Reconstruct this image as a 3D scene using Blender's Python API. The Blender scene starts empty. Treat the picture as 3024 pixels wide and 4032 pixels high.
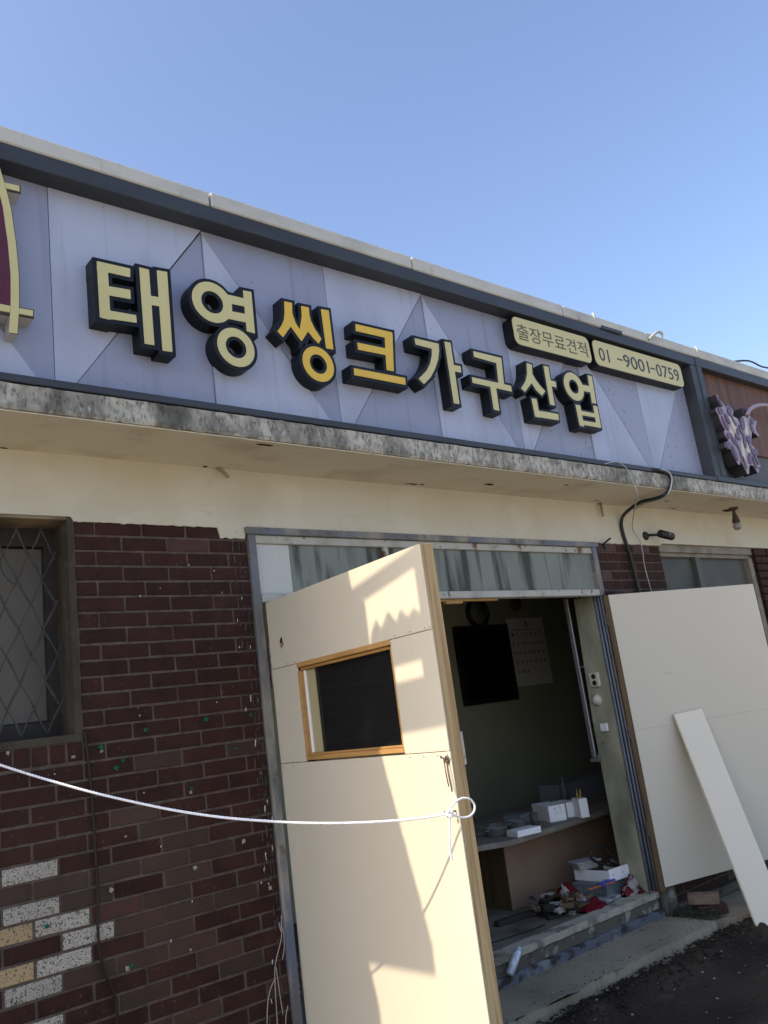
import bpy, bmesh, math, random, json
import numpy as np
from mathutils import Vector, Matrix, noise as mnoise

# ------------------------------------------------------------------ camera, sky, sun
ZO = 1.55                      # eye height: measured heights are relative to the eye
S = bpy.context.scene
COL = S.collection
random.seed(7)
F, YAW, PITCH, ROLL, DIST = 3318.22, .71121, .23701, -.13483, 3.4875
cam_d = bpy.data.cameras.new('camera'); cam = bpy.data.objects.new('camera', cam_d); COL.objects.link(cam)
cam_d.sensor_fit = 'VERTICAL'; cam_d.sensor_height = 36; cam_d.lens = 36*F/4032
cam_d.clip_start = .05; cam_d.clip_end = 3000
_f = Vector((math.sin(YAW)*math.cos(PITCH), math.cos(YAW)*math.cos(PITCH), math.sin(PITCH)))
_r = Vector((math.cos(YAW), -math.sin(YAW), 0)); _u = _r.cross(_f)
_c, _s = math.cos(ROLL), math.sin(ROLL)
_r2 = _c*_r+_s*_u; _u2 = -_s*_r+_c*_u
M4 = Matrix((_r2, _u2, -_f)).transposed().to_4x4(); M4.translation = (0, -DIST, ZO)
cam.matrix_world = M4
S.camera = cam

SUN = Vector((-1, .20, .80)).normalized()
w = bpy.data.worlds.new('World'); S.world = w; w.use_nodes = True
nt = w.node_tree; bg = nt.nodes['Background']
sky = nt.nodes.new('ShaderNodeTexSky'); sky.sky_type = 'NISHITA'; sky.sun_disc = False
sky.sun_elevation = math.asin(SUN.z); sky.sun_rotation = math.atan2(SUN.x, SUN.y)
sky.air_density = 1.0; sky.dust_density = 2.5; sky.ozone_density = 2.0; sky.altitude = 0
wb = nt.nodes.new('ShaderNodeMixRGB'); wb.blend_type = 'MULTIPLY'; wb.inputs[0].default_value = 1
wb.inputs[2].default_value = (.985, .95, .985, 1)      # camera white balance: violet blue sky
nt.links.new(sky.outputs[0], wb.inputs[1]); nt.links.new(wb.outputs[0], bg.inputs[0]); bg.inputs[1].default_value = .134
sl = bpy.data.lights.new('sun', 'SUN'); sl.energy = 2.1; sl.angle = math.radians(.5); sl.color = (1, .84, .64)
so = bpy.data.objects.new('sun', sl); COL.objects.link(so)
so.rotation_euler = SUN.to_track_quat('Z', 'Y').to_euler(); so.location = (-20, 4, 20)
S.view_settings.view_transform = 'Standard'; S.view_settings.look = 'None'
S.view_settings.exposure = 1.25; S.view_settings.gamma = 1; S.view_settings.use_curve_mapping = False
S.render.engine = 'CYCLES'

# ------------------------------------------------------------------ materials
MATS = {}
def mat(name, base, layers=(), rough=.8, bump=None, metal=0, rnd=0, alpha_glass=False, spec=.4, emit=None):
    """layers: (colour, scale, lo, hi, stretch, detail[, strength[, kind]]) mixed over base by a noise mask"""
    if name in MATS: return MATS[name]
    m = bpy.data.materials.new(name); m.use_nodes = True; N = m.node_tree.nodes; L = m.node_tree.links
    b = N['Principled BSDF']; MATS[name] = m
    geo = N.new('ShaderNodeNewGeometry')
    def tex(scale, stretch, detail, kind='noise'):
        mp = N.new('ShaderNodeMapping'); mp.inputs['Scale'].default_value = stretch
        L.new(geo.outputs['Position'], mp.inputs['Vector'])
        if kind == 'crack':
            t = N.new('ShaderNodeTexNoise'); t.inputs['Scale'].default_value = scale; t.inputs['Detail'].default_value = detail; L.new(mp.outputs[0], t.inputs['Vector'])
            a = N.new('ShaderNodeMath'); a.operation = 'SUBTRACT'; a.inputs[1].default_value = .5; L.new(t.outputs['Fac'], a.inputs[0])
            c = N.new('ShaderNodeMath'); c.operation = 'ABSOLUTE'; L.new(a.outputs[0], c.inputs[0]); return c.outputs[0]
        if kind == 'voronoi':
            t = N.new('ShaderNodeTexVoronoi'); t.inputs['Scale'].default_value = scale; L.new(mp.outputs[0], t.inputs['Vector']); return t.outputs['Distance']
        t = N.new('ShaderNodeTexNoise'); t.inputs['Scale'].default_value = scale; t.inputs['Detail'].default_value = detail
        L.new(mp.outputs[0], t.inputs['Vector']); return t.outputs['Fac']
    prev = None
    for i, ly in enumerate(layers):
        col, scale, lo, hi, st, det = ly[:6]; stren = ly[6] if len(ly) > 6 else 1; kind = ly[7] if len(ly) > 7 else 'noise'
        mr = N.new('ShaderNodeMapRange'); mr.inputs['From Min'].default_value = lo; mr.inputs['From Max'].default_value = hi
        mr.inputs['To Max'].default_value = stren
        L.new(tex(scale, st, det, kind), mr.inputs['Value'])
        mx = N.new('ShaderNodeMixRGB'); L.new(mr.outputs[0], mx.inputs[0])
        if prev is None: mx.inputs[1].default_value = (*base, 1)
        else: L.new(prev, mx.inputs[1])
        mx.inputs[2].default_value = (*col, 1); prev = mx.outputs[0]
    if rnd:
        oi = N.new('ShaderNodeObjectInfo'); mr = N.new('ShaderNodeMapRange')
        mr.inputs['To Min'].default_value = 1-rnd; mr.inputs['To Max'].default_value = 1+rnd
        L.new(oi.outputs['Random'], mr.inputs['Value'])
        hs = N.new('ShaderNodeHueSaturation'); L.new(mr.outputs[0], hs.inputs['Value'])
        if prev is None: hs.inputs['Color'].default_value = (*base, 1)
        else: L.new(prev, hs.inputs['Color'])
        prev = hs.outputs[0]
    if prev is None: b.inputs['Base Color'].default_value = (*base, 1)
    else: L.new(prev, b.inputs['Base Color'])
    b.inputs['Roughness'].default_value = rough; b.inputs['Metallic'].default_value = metal
    b.inputs['Specular IOR Level'].default_value = .08 if rough >= .9 else spec
    if bump:
        sc, st, dist, strength = bump
        bp = N.new('ShaderNodeBump'); bp.inputs['Distance'].default_value = dist; bp.inputs['Strength'].default_value = strength
        L.new(tex(sc, st, 6), bp.inputs['Height']); L.new(bp.outputs[0], b.inputs['Normal'])
    return m
I3 = (1, 1, 1)
brick_m = mat('dark_red_brick', (.041, .0165, .0128), [((.026, .0112, .0095), 9, .4, .7, I3, 4), ((.060, .032, .021), 2.2, .5, .75, I3, 4, .5), ((.16, .14, .13), 60, .66, .74, I3, 2, .35)], .8, (60, I3, .004, .7), rnd=.14, spec=.2)
brownglow_m = mat('brown_glow_brick', (.044, .0205, .0135), [((.030, .0145, .0105), 9, .4, .7, I3, 4), ((.075, .047, .026), 3, .5, .8, I3, 3, .4)], .6, (120, I3, .0012, .5), rnd=.2)
redb_m = mat('plain_red_brick', (.066, .0205, .0165), [((.046, .0165, .014), 9, .4, .7, I3, 4)], .6, (120, I3, .0012, .5), rnd=.15)
whiteb_m = mat('speckled_white_brick', (.39, .37, .315), [((.22, .20, .175), 5, .5, .75, I3, 3, .5), ((.07, .06, .05), 190, .55, .63, I3, 1, .9), ((.06, .05, .04), 95, .62, .66, I3, 1, .9), ((.22, .2, .17), 9, .6, .7, I3, 6, .5)], .6, (150, I3, .001, .5), rnd=.08)
creamb_m = mat('speckled_cream_brick', (.38, .285, .145), [((.22, .16, .085), 5, .5, .75, I3, 3, .5), ((.10, .075, .05), 170, .58, .66, I3, 1, .9), ((.09, .07, .05), 85, .64, .69, I3, 1, .9)], .6, (150, I3, .001, .5), rnd=.08)
mortar_m = mat('mortar', (.118, .096, .078), [((.07, .056, .046), 18, .4, .7, I3, 5), ((.18, .15, .13), 45, .6, .8, I3, 3, .6)], .95, (220, I3, .002, .8))
plaster_m = mat('cream_plaster', (.55, .53, .43), [((.42, .385, .28), 1.7, .52, .72, (1, 1, 1.6), 8, .5), ((.33, .29, .21), .9, .0028, .0, (1, 1, 1), 7, .3, 'crack'), ((.46, .42, .31), 12, .60, .75, (1, 1, .25), 5, .35), ((.50, .44, .31), 1.6, .45, .75, (1, 1, 2), 5, .55), ((.20, .15, .10), 5, .66, .8, I3, 6, .5), ((.68, .66, .56), 2.3, .5, .8, I3, 4, .6)], .92, (40, I3, .002, .35))
soffit_m = mat('soffit_plaster', (.61, .575, .455), [((.30, .24, .155), 2.6, .53, .75, (1, 1.5, 1), 8, .65), ((.30, .24, .16), 1.1, .0025, .0, (1, 2, 1), 7, .4, 'crack'), ((.62, .54, .40), 1.3, .45, .75, (1, 2, 1), 5, .6), ((.13, .09, .06), 6, .69, .76, (1, 1.6, 1), 6, .7), ((.56, .50, .38), 4, .6, .8, I3, 5, .5)], .92, (30, I3, .003, .4))
slab_m = mat('weathered_concrete', (.44, .43, .37), [((.22, .22, .185), 30, .46, .60, (1, 1, .6), 10, .8), ((.14, .14, .12), 5, .48, .64, (1, 1, .6), 10, .7), ((.065, .066, .057), 3.2, .52, .66, (1, 1, .35), 12, .85), ((.56, .54, .49), 40, .60, .70, (1, 1, .35), 5, .6), ((.06, .06, .055), 75, .56, .64, (1, 1, .4), 3, .6)], .95, (55, I3, .006, .9))
cap_m = mat('grey_parapet_capping', (.48, .485, .43), [((.27, .28, .26), 2.5, .45, .7, (1, 1, 2), 6, .6), ((.14, .14, .12), 14, .63, .75, (1, 1, .3), 5, .6), ((.50, .50, .46), 9, .6, .8, I3, 4, .5)], .7, (30, I3, .002, .3))
frame_m = mat('charcoal_painted_metal', (.036, .042, .050), [((.024, .027, .031), 4, .45, .7, (1, 1, 3), 5, .7), ((.09, .10, .10), 22, .66, .76, I3, 4, .4)], .5, (60, I3, .0008, .3))
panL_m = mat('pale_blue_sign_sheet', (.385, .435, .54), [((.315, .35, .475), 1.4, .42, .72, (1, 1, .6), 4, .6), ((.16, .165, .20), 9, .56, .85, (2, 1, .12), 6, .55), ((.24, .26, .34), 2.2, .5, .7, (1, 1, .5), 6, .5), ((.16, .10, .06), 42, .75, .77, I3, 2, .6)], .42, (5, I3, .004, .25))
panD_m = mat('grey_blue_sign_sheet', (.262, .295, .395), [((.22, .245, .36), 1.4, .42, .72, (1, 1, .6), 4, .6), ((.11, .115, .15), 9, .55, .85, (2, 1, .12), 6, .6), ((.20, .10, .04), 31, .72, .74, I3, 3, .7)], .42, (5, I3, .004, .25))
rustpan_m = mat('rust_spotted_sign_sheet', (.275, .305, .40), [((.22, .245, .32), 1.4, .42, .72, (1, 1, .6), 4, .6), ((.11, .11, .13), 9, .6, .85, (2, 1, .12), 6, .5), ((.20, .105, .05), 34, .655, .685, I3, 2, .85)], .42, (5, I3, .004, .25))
black_m = mat('letter_black_metal', (.006, .008, .011), [((.010, .012, .014), 12, .5, .8, I3, 4, .6)], .45, spec=.25)
cream_m = mat('faded_cream_acrylic', (.54, .495, .235), [((.45, .41, .19), 5, .5, .8, (1, 1, .4), 5, .5), ((.34, .26, .13), 20, .66, .8, (1, 1, .3), 4, .4)], .42)
gold_m = mat('golden_yellow_acrylic', (.65, .44, .055), [((.56, .345, .04), 5, .5, .8, (1, 1, .4), 5, .5)], .4)
inner_m = mat('dark_back_metal', (.02, .022, .028), rough=.6)
maroon_m = mat('maroon_acrylic', (.085, .012, .030), [((.06, .01, .025), 4, .5, .8, I3, 3)], .4)
edgew_m = mat('grey_white_return', (.42, .42, .40), [((.2, .2, .19), 12, .5, .8, I3, 4, .6)], .5)
wood_m = mat('raw_pine', (.43, .32, .16), [((.22, .145, .06), 75, .47, .62, (1, 1, .035), 5, .75), ((.30, .20, .09), 18, .45, .7, (1, 1, .06), 5, .6), ((.16, .10, .05), 7, .70, .76, (1, 1, .5), 3, .8), ((.50, .40, .2), 60, .6, .8, (1, 1, .05), 3, .5)], .75, (90, (1, 1, .06), .001, .4))
woodx_m = mat('pine_trim', (.44, .255, .085), [((.30, .16, .05), 40, .45, .7, (1, .1, 1), 5, .7)], .6, (90, (1, .08, 1), .001, .3))
oldwood_m = mat('old_brown_wood', (.11, .072, .032), [((.055, .035, .018), 30, .45, .7, (1, 1, .06), 5, .8), ((.17, .12, .06), 12, .6, .8, (1, 1, .2), 4, .5)], .8, (90, (1, 1, .06), .001, .5))
board_m = mat('beige_laminate', (.612, .575, .455), [((.555, .518, .40), .9, .4, .75, I3, 4, .6), ((.50, .45, .36), 160, .5, .7, (1, 1, .12), 2, .18), ((.40, .34, .26), 3.5, .68, .80, (1, 1, .5), 7, .45), ((.35, .30, .24), 14, .0025, .0, (1, 1, 1), 3, .12, 'crack')], .42, (300, (1, 1, .1), .0003, .3), spec=.5)
board2_m = mat('offwhite_board', (.565, .53, .425), [((.51, .475, .375), .8, .4, .75, I3, 5, .6), ((.40, .36, .28), 4, .66, .82, (1, 1, .6), 7, .4), ((.40, .34, .26), 3, .70, .76, (1, 1, 8), 5, .35)], .6, (200, I3, .0004, .2))
plank_m = mat('grey_white_plank', (.70, .64, .50), [((.65, .59, .46), 1.5, .4, .7, I3, 3, .5)], .5)
steel_m = mat('peeling_blue_paint', (.135, .138, .135), [((.27, .26, .215), 5, .46, .54, (1, 1, .35), 6, .9), ((.13, .155, .21), 3, .52, .60, (1, 1, .5), 5, .8), ((.10, .075, .055), 16, .60, .70, I3, 6, .8), ((.35, .31, .25), 3, .6, .66, (1, 1, .4), 5, .8)], .7, (60, I3, .002, .6))
rust_m = mat('rusted_white_paint', (.42, .42, .37), [((.24, .23, .20), 8, .48, .7, (1, 1, .5), 6, .6), ((.15, .065, .025), 9, .60, .66, I3, 6, .95), ((.05, .035, .025), 24, .62, .70, I3, 5, .8)], .75, (60, I3, .002, .7))
tglass_m = mat('grimy_frosted_glass', (.18, .205, .18), [((.24, .27, .24), 2.2, .45, .7, I3, 3, .6), ((.040, .044, .036), 9, .50, .60, (1, 1, .12), 7, .9), ((.30, .33, .31), 30, .62, .75, (1, 1, .07), 4, .4)], .6, (200, I3, .0008, .3), spec=.2)
frost_m = mat('white_frosted_glass', (.50, .52, .49), [((.43, .45, .42), 90, .4, .7, I3, 3, .6)], .35, (160, I3, .0015, .4))
dglass_m = mat('dark_window_glass', (.012, .013, .013), [((.03, .03, .028), 5, .6, .8, I3, 5, .5)], .06, None, spec=.5)
wglass_m = mat('dusty_grey_glass', (.075, .08, .075), [((.12, .12, .10), 2, .4, .7, I3, 4, .8)], .55, None, spec=.2)
grille_m = mat('rusty_grille_steel', (.040, .038, .032), [((.02, .012, .010), 20, .5, .65, I3, 4, .8)], .6)
greyboard_m = mat('grey_panel_board', (.135, .128, .108), [((.095, .09, .075), 2, .4, .7, I3, 4, .8)], .85)
darkfr_m = mat('dark_wood_frame', (.028, .024, .020), [((.05, .045, .04), 12, .5, .8, I3, 4, .6)], .7)
reveal_m = mat('grey_cement_reveal', (.070, .062, .048), [((.035, .028, .021), 6, .45, .7, (1, 1, .5), 6, .8), ((.15, .145, .125), 14, .6, .75, I3, 5, .5)], .95, (70, I3, .004, .6))
green_m = mat('greenish_inner_wall', (.33, .33, .225), [((.23, .23, .155), 1.3, .4, .7, I3, 3, .7)], .8, (3, I3, .006, .3))
jamb_m = mat('grey_green_plaster', (.36, .35, .25), [((.15, .16, .11), 4, .42, .7, (1, 1, .6), 6, .8), ((.30, .31, .27), 9, .62, .72, I3, 6, .6), ((.05, .05, .045), 14, .68, .74, I3, 6, .7)], .9, (35, I3, .006, .7))
alum_m = mat('dull_aluminium', (.30, .31, .33), rough=.4, metal=.7)
pot_m = mat('steel_pot', (.38, .38, .36), [((.35, .35, .34), 20, .5, .7, I3, 4, .5)], .3, metal=.65)
wbox_m = mat('white_laminate', (.80, .80, .79), [((.50, .50, .50), 8, .6, .8, I3, 5, .4)], .45)
counter_m = mat('reddish_brown_laminate', (.235, .15, .095), [((.15, .095, .06), 3, .45, .7, (1, 1, .5), 5, .8), ((.19, .13, .09), 20, .62, .75, I3, 5, .5)], .6, (50, I3, .001, .4))
ctop_m = mat('dusty_counter_top', (.17, .15, .12), [((.24, .23, .20), 8, .5, .68, I3, 7, .8)], .7, (60, I3, .002, .6))
conc_m = mat('pavement_concrete', (.265, .24, .175), [((.15, .13, .09), 2.5, .42, .68, I3, 7, .7), ((.055, .05, .042), 8, .64, .74, I3, 7, .8), ((.26, .25, .22), 30, .62, .75, I3, 5, .4)], .95, (70, I3, .006, .7))
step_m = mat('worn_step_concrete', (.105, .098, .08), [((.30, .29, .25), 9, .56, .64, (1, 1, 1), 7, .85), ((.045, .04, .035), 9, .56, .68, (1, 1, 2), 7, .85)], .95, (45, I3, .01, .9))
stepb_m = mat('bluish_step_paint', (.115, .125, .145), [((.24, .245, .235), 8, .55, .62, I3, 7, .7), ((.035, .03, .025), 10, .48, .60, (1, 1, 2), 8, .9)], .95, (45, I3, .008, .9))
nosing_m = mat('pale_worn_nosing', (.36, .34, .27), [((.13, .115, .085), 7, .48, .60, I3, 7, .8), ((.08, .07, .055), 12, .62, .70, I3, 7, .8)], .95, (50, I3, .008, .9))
street_m = mat('dark_dirt_asphalt', (.046, .037, .027), [((.018, .014, .011), 1.8, .42, .65, I3, 8, .8), ((.085, .065, .05), 5, .60, .75, (1, 2.5, 1), 8, .6), ((.11, .10, .085), 90, .70, .76, I3, 2, .6)], .97, (28, I3, .02, .9))
far_m = mat('pale_yard_ground', (.50, .44, .35), [((.42, .37, .29), .8, .42, .65, I3, 8, .8)], .97, (9, I3, .03, .6))
dirt_m = mat('dirt_crumbs', (.034, .027, .02), [((.10, .09, .075), 30, .6, .7, I3, 3)], .97, (60, I3, .01, .9))
floor_m = mat('dusty_shop_floor', (.17, .155, .12), [((.06, .053, .043), 4, .42, .68, I3, 7, .8), ((.20, .19, .16), 20, .64, .76, I3, 6, .5)], .9, (60, I3, .004, .6))
brown_m = mat('brown_wood_cladding', (.13, .055, .027), [((.05, .024, .014), 9, .42, .68, (1.5, 1, .05), 6, .85), ((.24, .12, .06), 30, .6, .75, (1, 1, .04), 4, .5)], .6, (80, (1, 1, .04), .002, .4))
lilac_m = mat('lilac_acrylic', (.30, .235, .28), rough=.4)
purple_m = mat('faded_purple_acrylic', (.095, .048, .095), [((.13, .075, .125), 14, .5, .8, I3, 3, .6)], .4)
flowercream_m = mat('flower_cream_acrylic', (.52, .48, .36), rough=.4)
cable_m = mat('black_cable_sheath', (.014, .014, .014), [((.05, .05, .045), 30, .6, .8, I3, 3, .6)], .5)
brcable_m = mat('brown_cable_sheath', (.009, .005, .0045), rough=.5)
wire_m = mat('grey_clear_wire', (.36, .38, .38), rough=.4)
rope_m = mat('white_nylon_rope', (.80, .82, .83), [((.55, .60, .72), 26, .62, .7, I3, 2, .6)], .6)
green_tape_m = mat('green_tape', (.010, .17, .10), rough=.5)
paper_m = mat('torn_white_paper', (.55, .53, .48), [((.35, .33, .29), 60, .5, .7, I3, 3, .7)], .85)
redcloth_m = mat('red_cloth', (.22, .02, .03), [((.18, .015, .02), 25, .45, .7, I3, 4, .8)], .9)
orange_m = mat('orange_plastic', (.45, .11, .03), rough=.5)
blue_m = mat('blue_print_paper', (.05, .07, .35), rough=.5)
bowl_m = mat('brown_bowl_plastic', (.12, .055, .02), rough=.3)
tin_m = mat('silver_tube_plastic', (.55, .60, .66), [((.30, .34, .42), 25, .45, .6, (1, 1, .3), 4, .8)], .3, metal=.3)
yellow_m = mat('ivory_plastic', (.55, .52, .42), [((.35, .32, .25), 12, .5, .7, I3, 4, .5)], .5)
ink_m = mat('grey_green_lettering', (.105, .105, .06), rough=.5)
inkd_m = mat('dark_number_lettering', (.035, .040, .05), rough=.5)
print_m = mat('faded_calendar_print', (.05, .06, .07), rough=.8)
cal_m = mat('calendar_paper', (.66, .66, .63), rough=.8)
tv_m = mat('glossy_black_screen', (.004, .004, .004), rough=.12)
tvf_m = mat('black_screen_frame', (.008, .008, .008), rough=.5)
clock_m = mat('clock_face_paper', (.16, .17, .15), rough=.5)
leafm = mat('weed_green', (.028, .042, .018), [((.05, .065, .03), 30, .5, .6, I3, 3)])
mortcap_m = mat('roof_felt', (.12, .12, .11), [((.08, .08, .07), 3, .4, .7, I3, 4)], .9)
rawbrick_m = mat('loose_dusty_brick', (.20, .155, .115), [((.13, .07, .05), 12, .45, .65, I3, 6, .8)], .9, (70, I3, .004, .8))
tank_m = mat('blue_grey_sheet_metal', (.22, .24, .27), [((.14, .10, .07), 5, .6, .7, I3, 5, .6)], .6)

# ------------------------------------------------------------------ mesh helpers (z given relative to the eye)
def link(o, parent=None):
    COL.objects.link(o)
    if parent is not None: o.parent = parent
    return o
def empty(name, loc=(0, 0, 0)):
    o = bpy.data.objects.new(name, None); o.empty_display_size = .1
    COL.objects.link(o); o.location = (loc[0], loc[1], loc[2]+ZO); return o
def tag(o, label=None, cat=None, group=None, kind=None):
    if label: o['label'] = label
    if cat: o['category'] = cat
    if group: o['group'] = group
    if kind: o['kind'] = kind
    return o
def obj(name, me, m, parent=None, world=True):
    """me: bmesh or mesh in world coordinates (z rel. to eye when world)"""
    if isinstance(me, bmesh.types.BMesh):
        bm = me; me = bpy.data.meshes.new(name)
        if world: bmesh.ops.translate(bm, verts=bm.verts, vec=(0, 0, ZO))
        bmesh.ops.recalc_face_normals(bm, faces=bm.faces); bm.to_mesh(me); bm.free()
    o = bpy.data.objects.new(name, me); COL.objects.link(o)
    ms = m if isinstance(m, (list, tuple)) else [m]
    if not me.materials:
        for x in ms: me.materials.append(x)
    if parent is not None:
        # centre of geometry as origin, then parent keeping place
        if world:
            vs = np.array([v.co[:] for v in me.vertices]) if len(me.vertices) else np.zeros((1, 3))
            c = Vector(((vs.min(0)+vs.max(0))/2).tolist()); me.transform(Matrix.Translation(-c))
            base = Vector(parent.location); pp = parent.parent
            while pp is not None: base += Vector(pp.location); pp = pp.parent
            o.location = c-base
        o.parent = parent
    elif world:
        vs = np.array([v.co[:] for v in me.vertices]); lo, hi = vs.min(0), vs.max(0)
        c = Vector(((lo[0]+hi[0])/2, (lo[1]+hi[1])/2, lo[2])); me.transform(Matrix.Translation(-c)); o.location = c
    return o
def box(bm, x0, x1, y0, y1, z0, z1, ch=0, mi=0):
    """box with optional chamfered edges"""
    r = bmesh.ops.create_cube(bm, size=1)
    vs = r['verts']
    bmesh.ops.scale(bm, verts=vs, vec=(x1-x0, y1-y0, z1-z0)); bmesh.ops.translate(bm, verts=vs, vec=((x0+x1)/2, (y0+y1)/2, (z0+z1)/2))
    if mi:
        for v in vs:
            for f in v.link_faces: f.material_index = mi
    if ch:
        es = list({e for v in vs for e in v.link_edges})
        bmesh.ops.bevel(bm, geom=es, offset=ch, segments=1, affect='EDGES', profile=.5)
    return bm
def B1(*a, **k): return box(bmesh.new(), *a, **k)
def prism(bm, pts, axis, a0, a1, mi=0):
    """extrude a polygon: axis 'y': pts (x,z); 'x': pts (y,z); 'z': pts (x,y)"""
    def P(u, v, a): return {'y': (u, a, v), 'x': (a, u, v), 'z': (u, v, a)}[axis]
    A = [bm.verts.new(P(u, v, a0)) for u, v in pts]; Bv = [bm.verts.new(P(u, v, a1)) for u, v in pts]
    n = len(pts); fs = [bm.faces.new(A), bm.faces.new(Bv[::-1])]
    for i in range(n): fs.append(bm.faces.new((A[i], Bv[i], Bv[(i+1) % n], A[(i+1) % n])))
    for f in fs: f.material_index = mi
    return bm
def obox(bm, c, ax, ay, az, sx, sy, sz, ch=0):
    """oriented box centre c, unit axes, full sizes"""
    r = bmesh.ops.create_cube(bm, size=1); vs = r['verts']
    m = Matrix((Vector(ax)*sx, Vector(ay)*sy, Vector(az)*sz)).transposed().to_4x4(); m.translation = Vector(c)
    bmesh.ops.transform(bm, matrix=m, verts=vs)
    if ch: bmesh.ops.bevel(bm, geom=list({e for v in vs for e in v.link_edges}), offset=ch, segments=1, affect='EDGES')
    return bm
def tube(bm, pts, r, n=8, closed=False, cap=True):
    pts = [Vector(p) for p in pts]; rings = []; N = len(pts)
    rs = r if isinstance(r, (list, tuple)) else [r]*N
    prevn = None
    for i, p in enumerate(pts):
        t = (pts[(i+1) % N]-pts[i-1]) if closed else (pts[min(i+1, N-1)]-pts[max(i-1, 0)])
        t.normalize()
        if prevn is None: a = t.orthogonal().normalized()
        else:
            a = prevn-t*prevn.dot(t)
            a = a.normalized() if a.length > 1e-6 else t.orthogonal().normalized()
        prevn = a; b = t.cross(a)
        rings.append([bm.verts.new(p+rs[i]*(math.cos(2*math.pi*k/n)*a+math.sin(2*math.pi*k/n)*b)) for k in range(n)])
    R = N if closed else N-1
    for i in range(R):
        A, Bq = rings[i], rings[(i+1) % N]
        for k in range(n): bm.faces.new((A[k], A[(k+1) % n], Bq[(k+1) % n], Bq[k])).smooth = True
    if cap and not closed: bm.faces.new(rings[0][::-1]); bm.faces.new(rings[-1])
    return bm
def lathe(bm, prof, c, n=24, axis='z'):
    rings = []
    for r, h in prof:
        rg = []
        for k in range(n):
            a = 2*math.pi*k/n; u, v = r*math.cos(a), r*math.sin(a)
            q = {'z': (u, v, h), 'y': (u, h, v), 'x': (h, u, v)}[axis]
            rg.append(bm.verts.new((c[0]+q[0], c[1]+q[1], c[2]+q[2])))
        rings.append(rg)
    for A, Bq in zip(rings, rings[1:]):
        for k in range(n): bm.faces.new((A[k], A[(k+1) % n], Bq[(k+1) % n], Bq[k])).smooth = True
    for rg in (rings[0], rings[-1]):
        try: bm.faces.new(rg)
        except ValueError: pass
    return bm
def smooth_path(pts, sub=8):
    pts = [Vector(p) for p in pts]; out = []
    for i in range(len(pts)-1):
        p0, p1, p2, p3 = pts[max(i-1, 0)], pts[i], pts[i+1], pts[min(i+2, len(pts)-1)]
        for k in range(sub):
            t = k/sub
            out.append(.5*((2*p1)+(-p0+p2)*t+(2*p0-5*p1+4*p2-p3)*t*t+(-p0+3*p1-3*p2+p3)*t**3))
    out.append(pts[-1]); return out
def sheet(fn, nu, nv, th=.003):
    """crumpled sheet with thickness from fn(u,v)->point"""
    bm = bmesh.new(); g = [[bm.verts.new(fn(i/nu, j/nv)) for j in range(nv+1)] for i in range(nu+1)]
    for i in range(nu):
        for j in range(nv): bm.faces.new((g[i][j], g[i+1][j], g[i+1][j+1], g[i][j+1])).smooth = True
    r = bmesh.ops.solidify(bm, geom=bm.faces[:], thickness=th)
    return bm

# ------------------------------------------------------------------ planar outline tools (letters)
def contours(X, Z, D):
    """marching squares at D=0; returns closed loops of (x,z)"""
    segs = {}
    H, W = D.shape
    ins = D < 0
    code = ins[:-1, :-1]*1+ins[:-1, 1:]*2+ins[1:, 1:]*4+ins[1:, :-1]*8
    jj, ii = np.nonzero((code > 0) & (code < 15))
    def ex(j, i): return ('h', j, i)     # edge between (j,i),(j,i+1)
    def ev(j, i): return ('v', j, i)     # edge between (j,i),(j+1,i)
    T = {1: [(3, 0)], 2: [(0, 1)], 3: [(3, 1)], 4: [(1, 2)], 5: [(3, 2), (1, 0)], 6: [(0, 2)], 7: [(3, 2)], 8: [(2, 3)], 9: [(2, 0)], 10: [(0, 3), (2, 1)], 11: [(2, 1)], 12: [(1, 3)], 13: [(1, 0)], 14: [(0, 3)]}
    nxt = {}
    for j, i in zip(jj.tolist(), ii.tolist()):
        E = [ex(j, i), ev(j, i+1), ex(j+1, i), ev(j, i)]
        for a, b in T[int(code[j, i])]: nxt[E[a]] = E[b]
    def pt(e):
        k, j, i = e
        j2, i2 = (j, i+1) if k == 'h' else (j+1, i)
        a, b = D[j, i], D[j2, i2]; t = a/(a-b)
        return (X[i]+t*(X[i2]-X[i]), Z[j]+t*(Z[j2]-Z[j]))
    loops = []
    while nxt:
        s, e = nxt.popitem(); lp = [pt(s)]; cur = e
        while cur != s and cur in nxt: lp.append(pt(cur)); cur = nxt.pop(cur)
        loops.append(lp)
    return loops
def rdp(pts, eps):
    if len(pts) < 3: return pts
    a, b = np.array(pts[0]), np.array(pts[-1]); P = np.array(pts); d = b-a; L = np.hypot(*d)
    dist = np.abs(d[0]*(P[:, 1]-a[1])-d[1]*(P[:, 0]-a[0]))/L if L > 1e-9 else np.hypot(*(P-a).T)
    k = int(dist.argmax())
    if dist[k] < eps: return [pts[0], pts[-1]]
    return rdp(pts[:k+1], eps)[:-1]+rdp(pts[k:], eps)
def simp(lp, eps=.0007):
    n = len(lp); k = n//2
    return rdp(lp[:k+1], eps)[:-1]+rdp(lp[k:]+[lp[0]], eps)[:-1]
def field(polys, rings, X, Z):
    XX, ZZ = np.meshgrid(X, Z); D = np.full(XX.shape, 9.)
    for P in polys:
        P = np.array(P); d = np.full(XX.shape, -9.); n = len(P)
        for i in range(n):
            e = P[(i+1) % n]-P[i]; L = np.hypot(*e)
            d = np.maximum(d, (e[1]*(XX-P[i][0])-e[0]*(ZZ-P[i][1]))/L)
        D = np.minimum(D, d)
    for cx, cz, ro, ri in rings:
        r = np.hypot(XX-cx, ZZ-cz); D = np.minimum(D, np.maximum(r-ro, ri-r))
    return D
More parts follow.
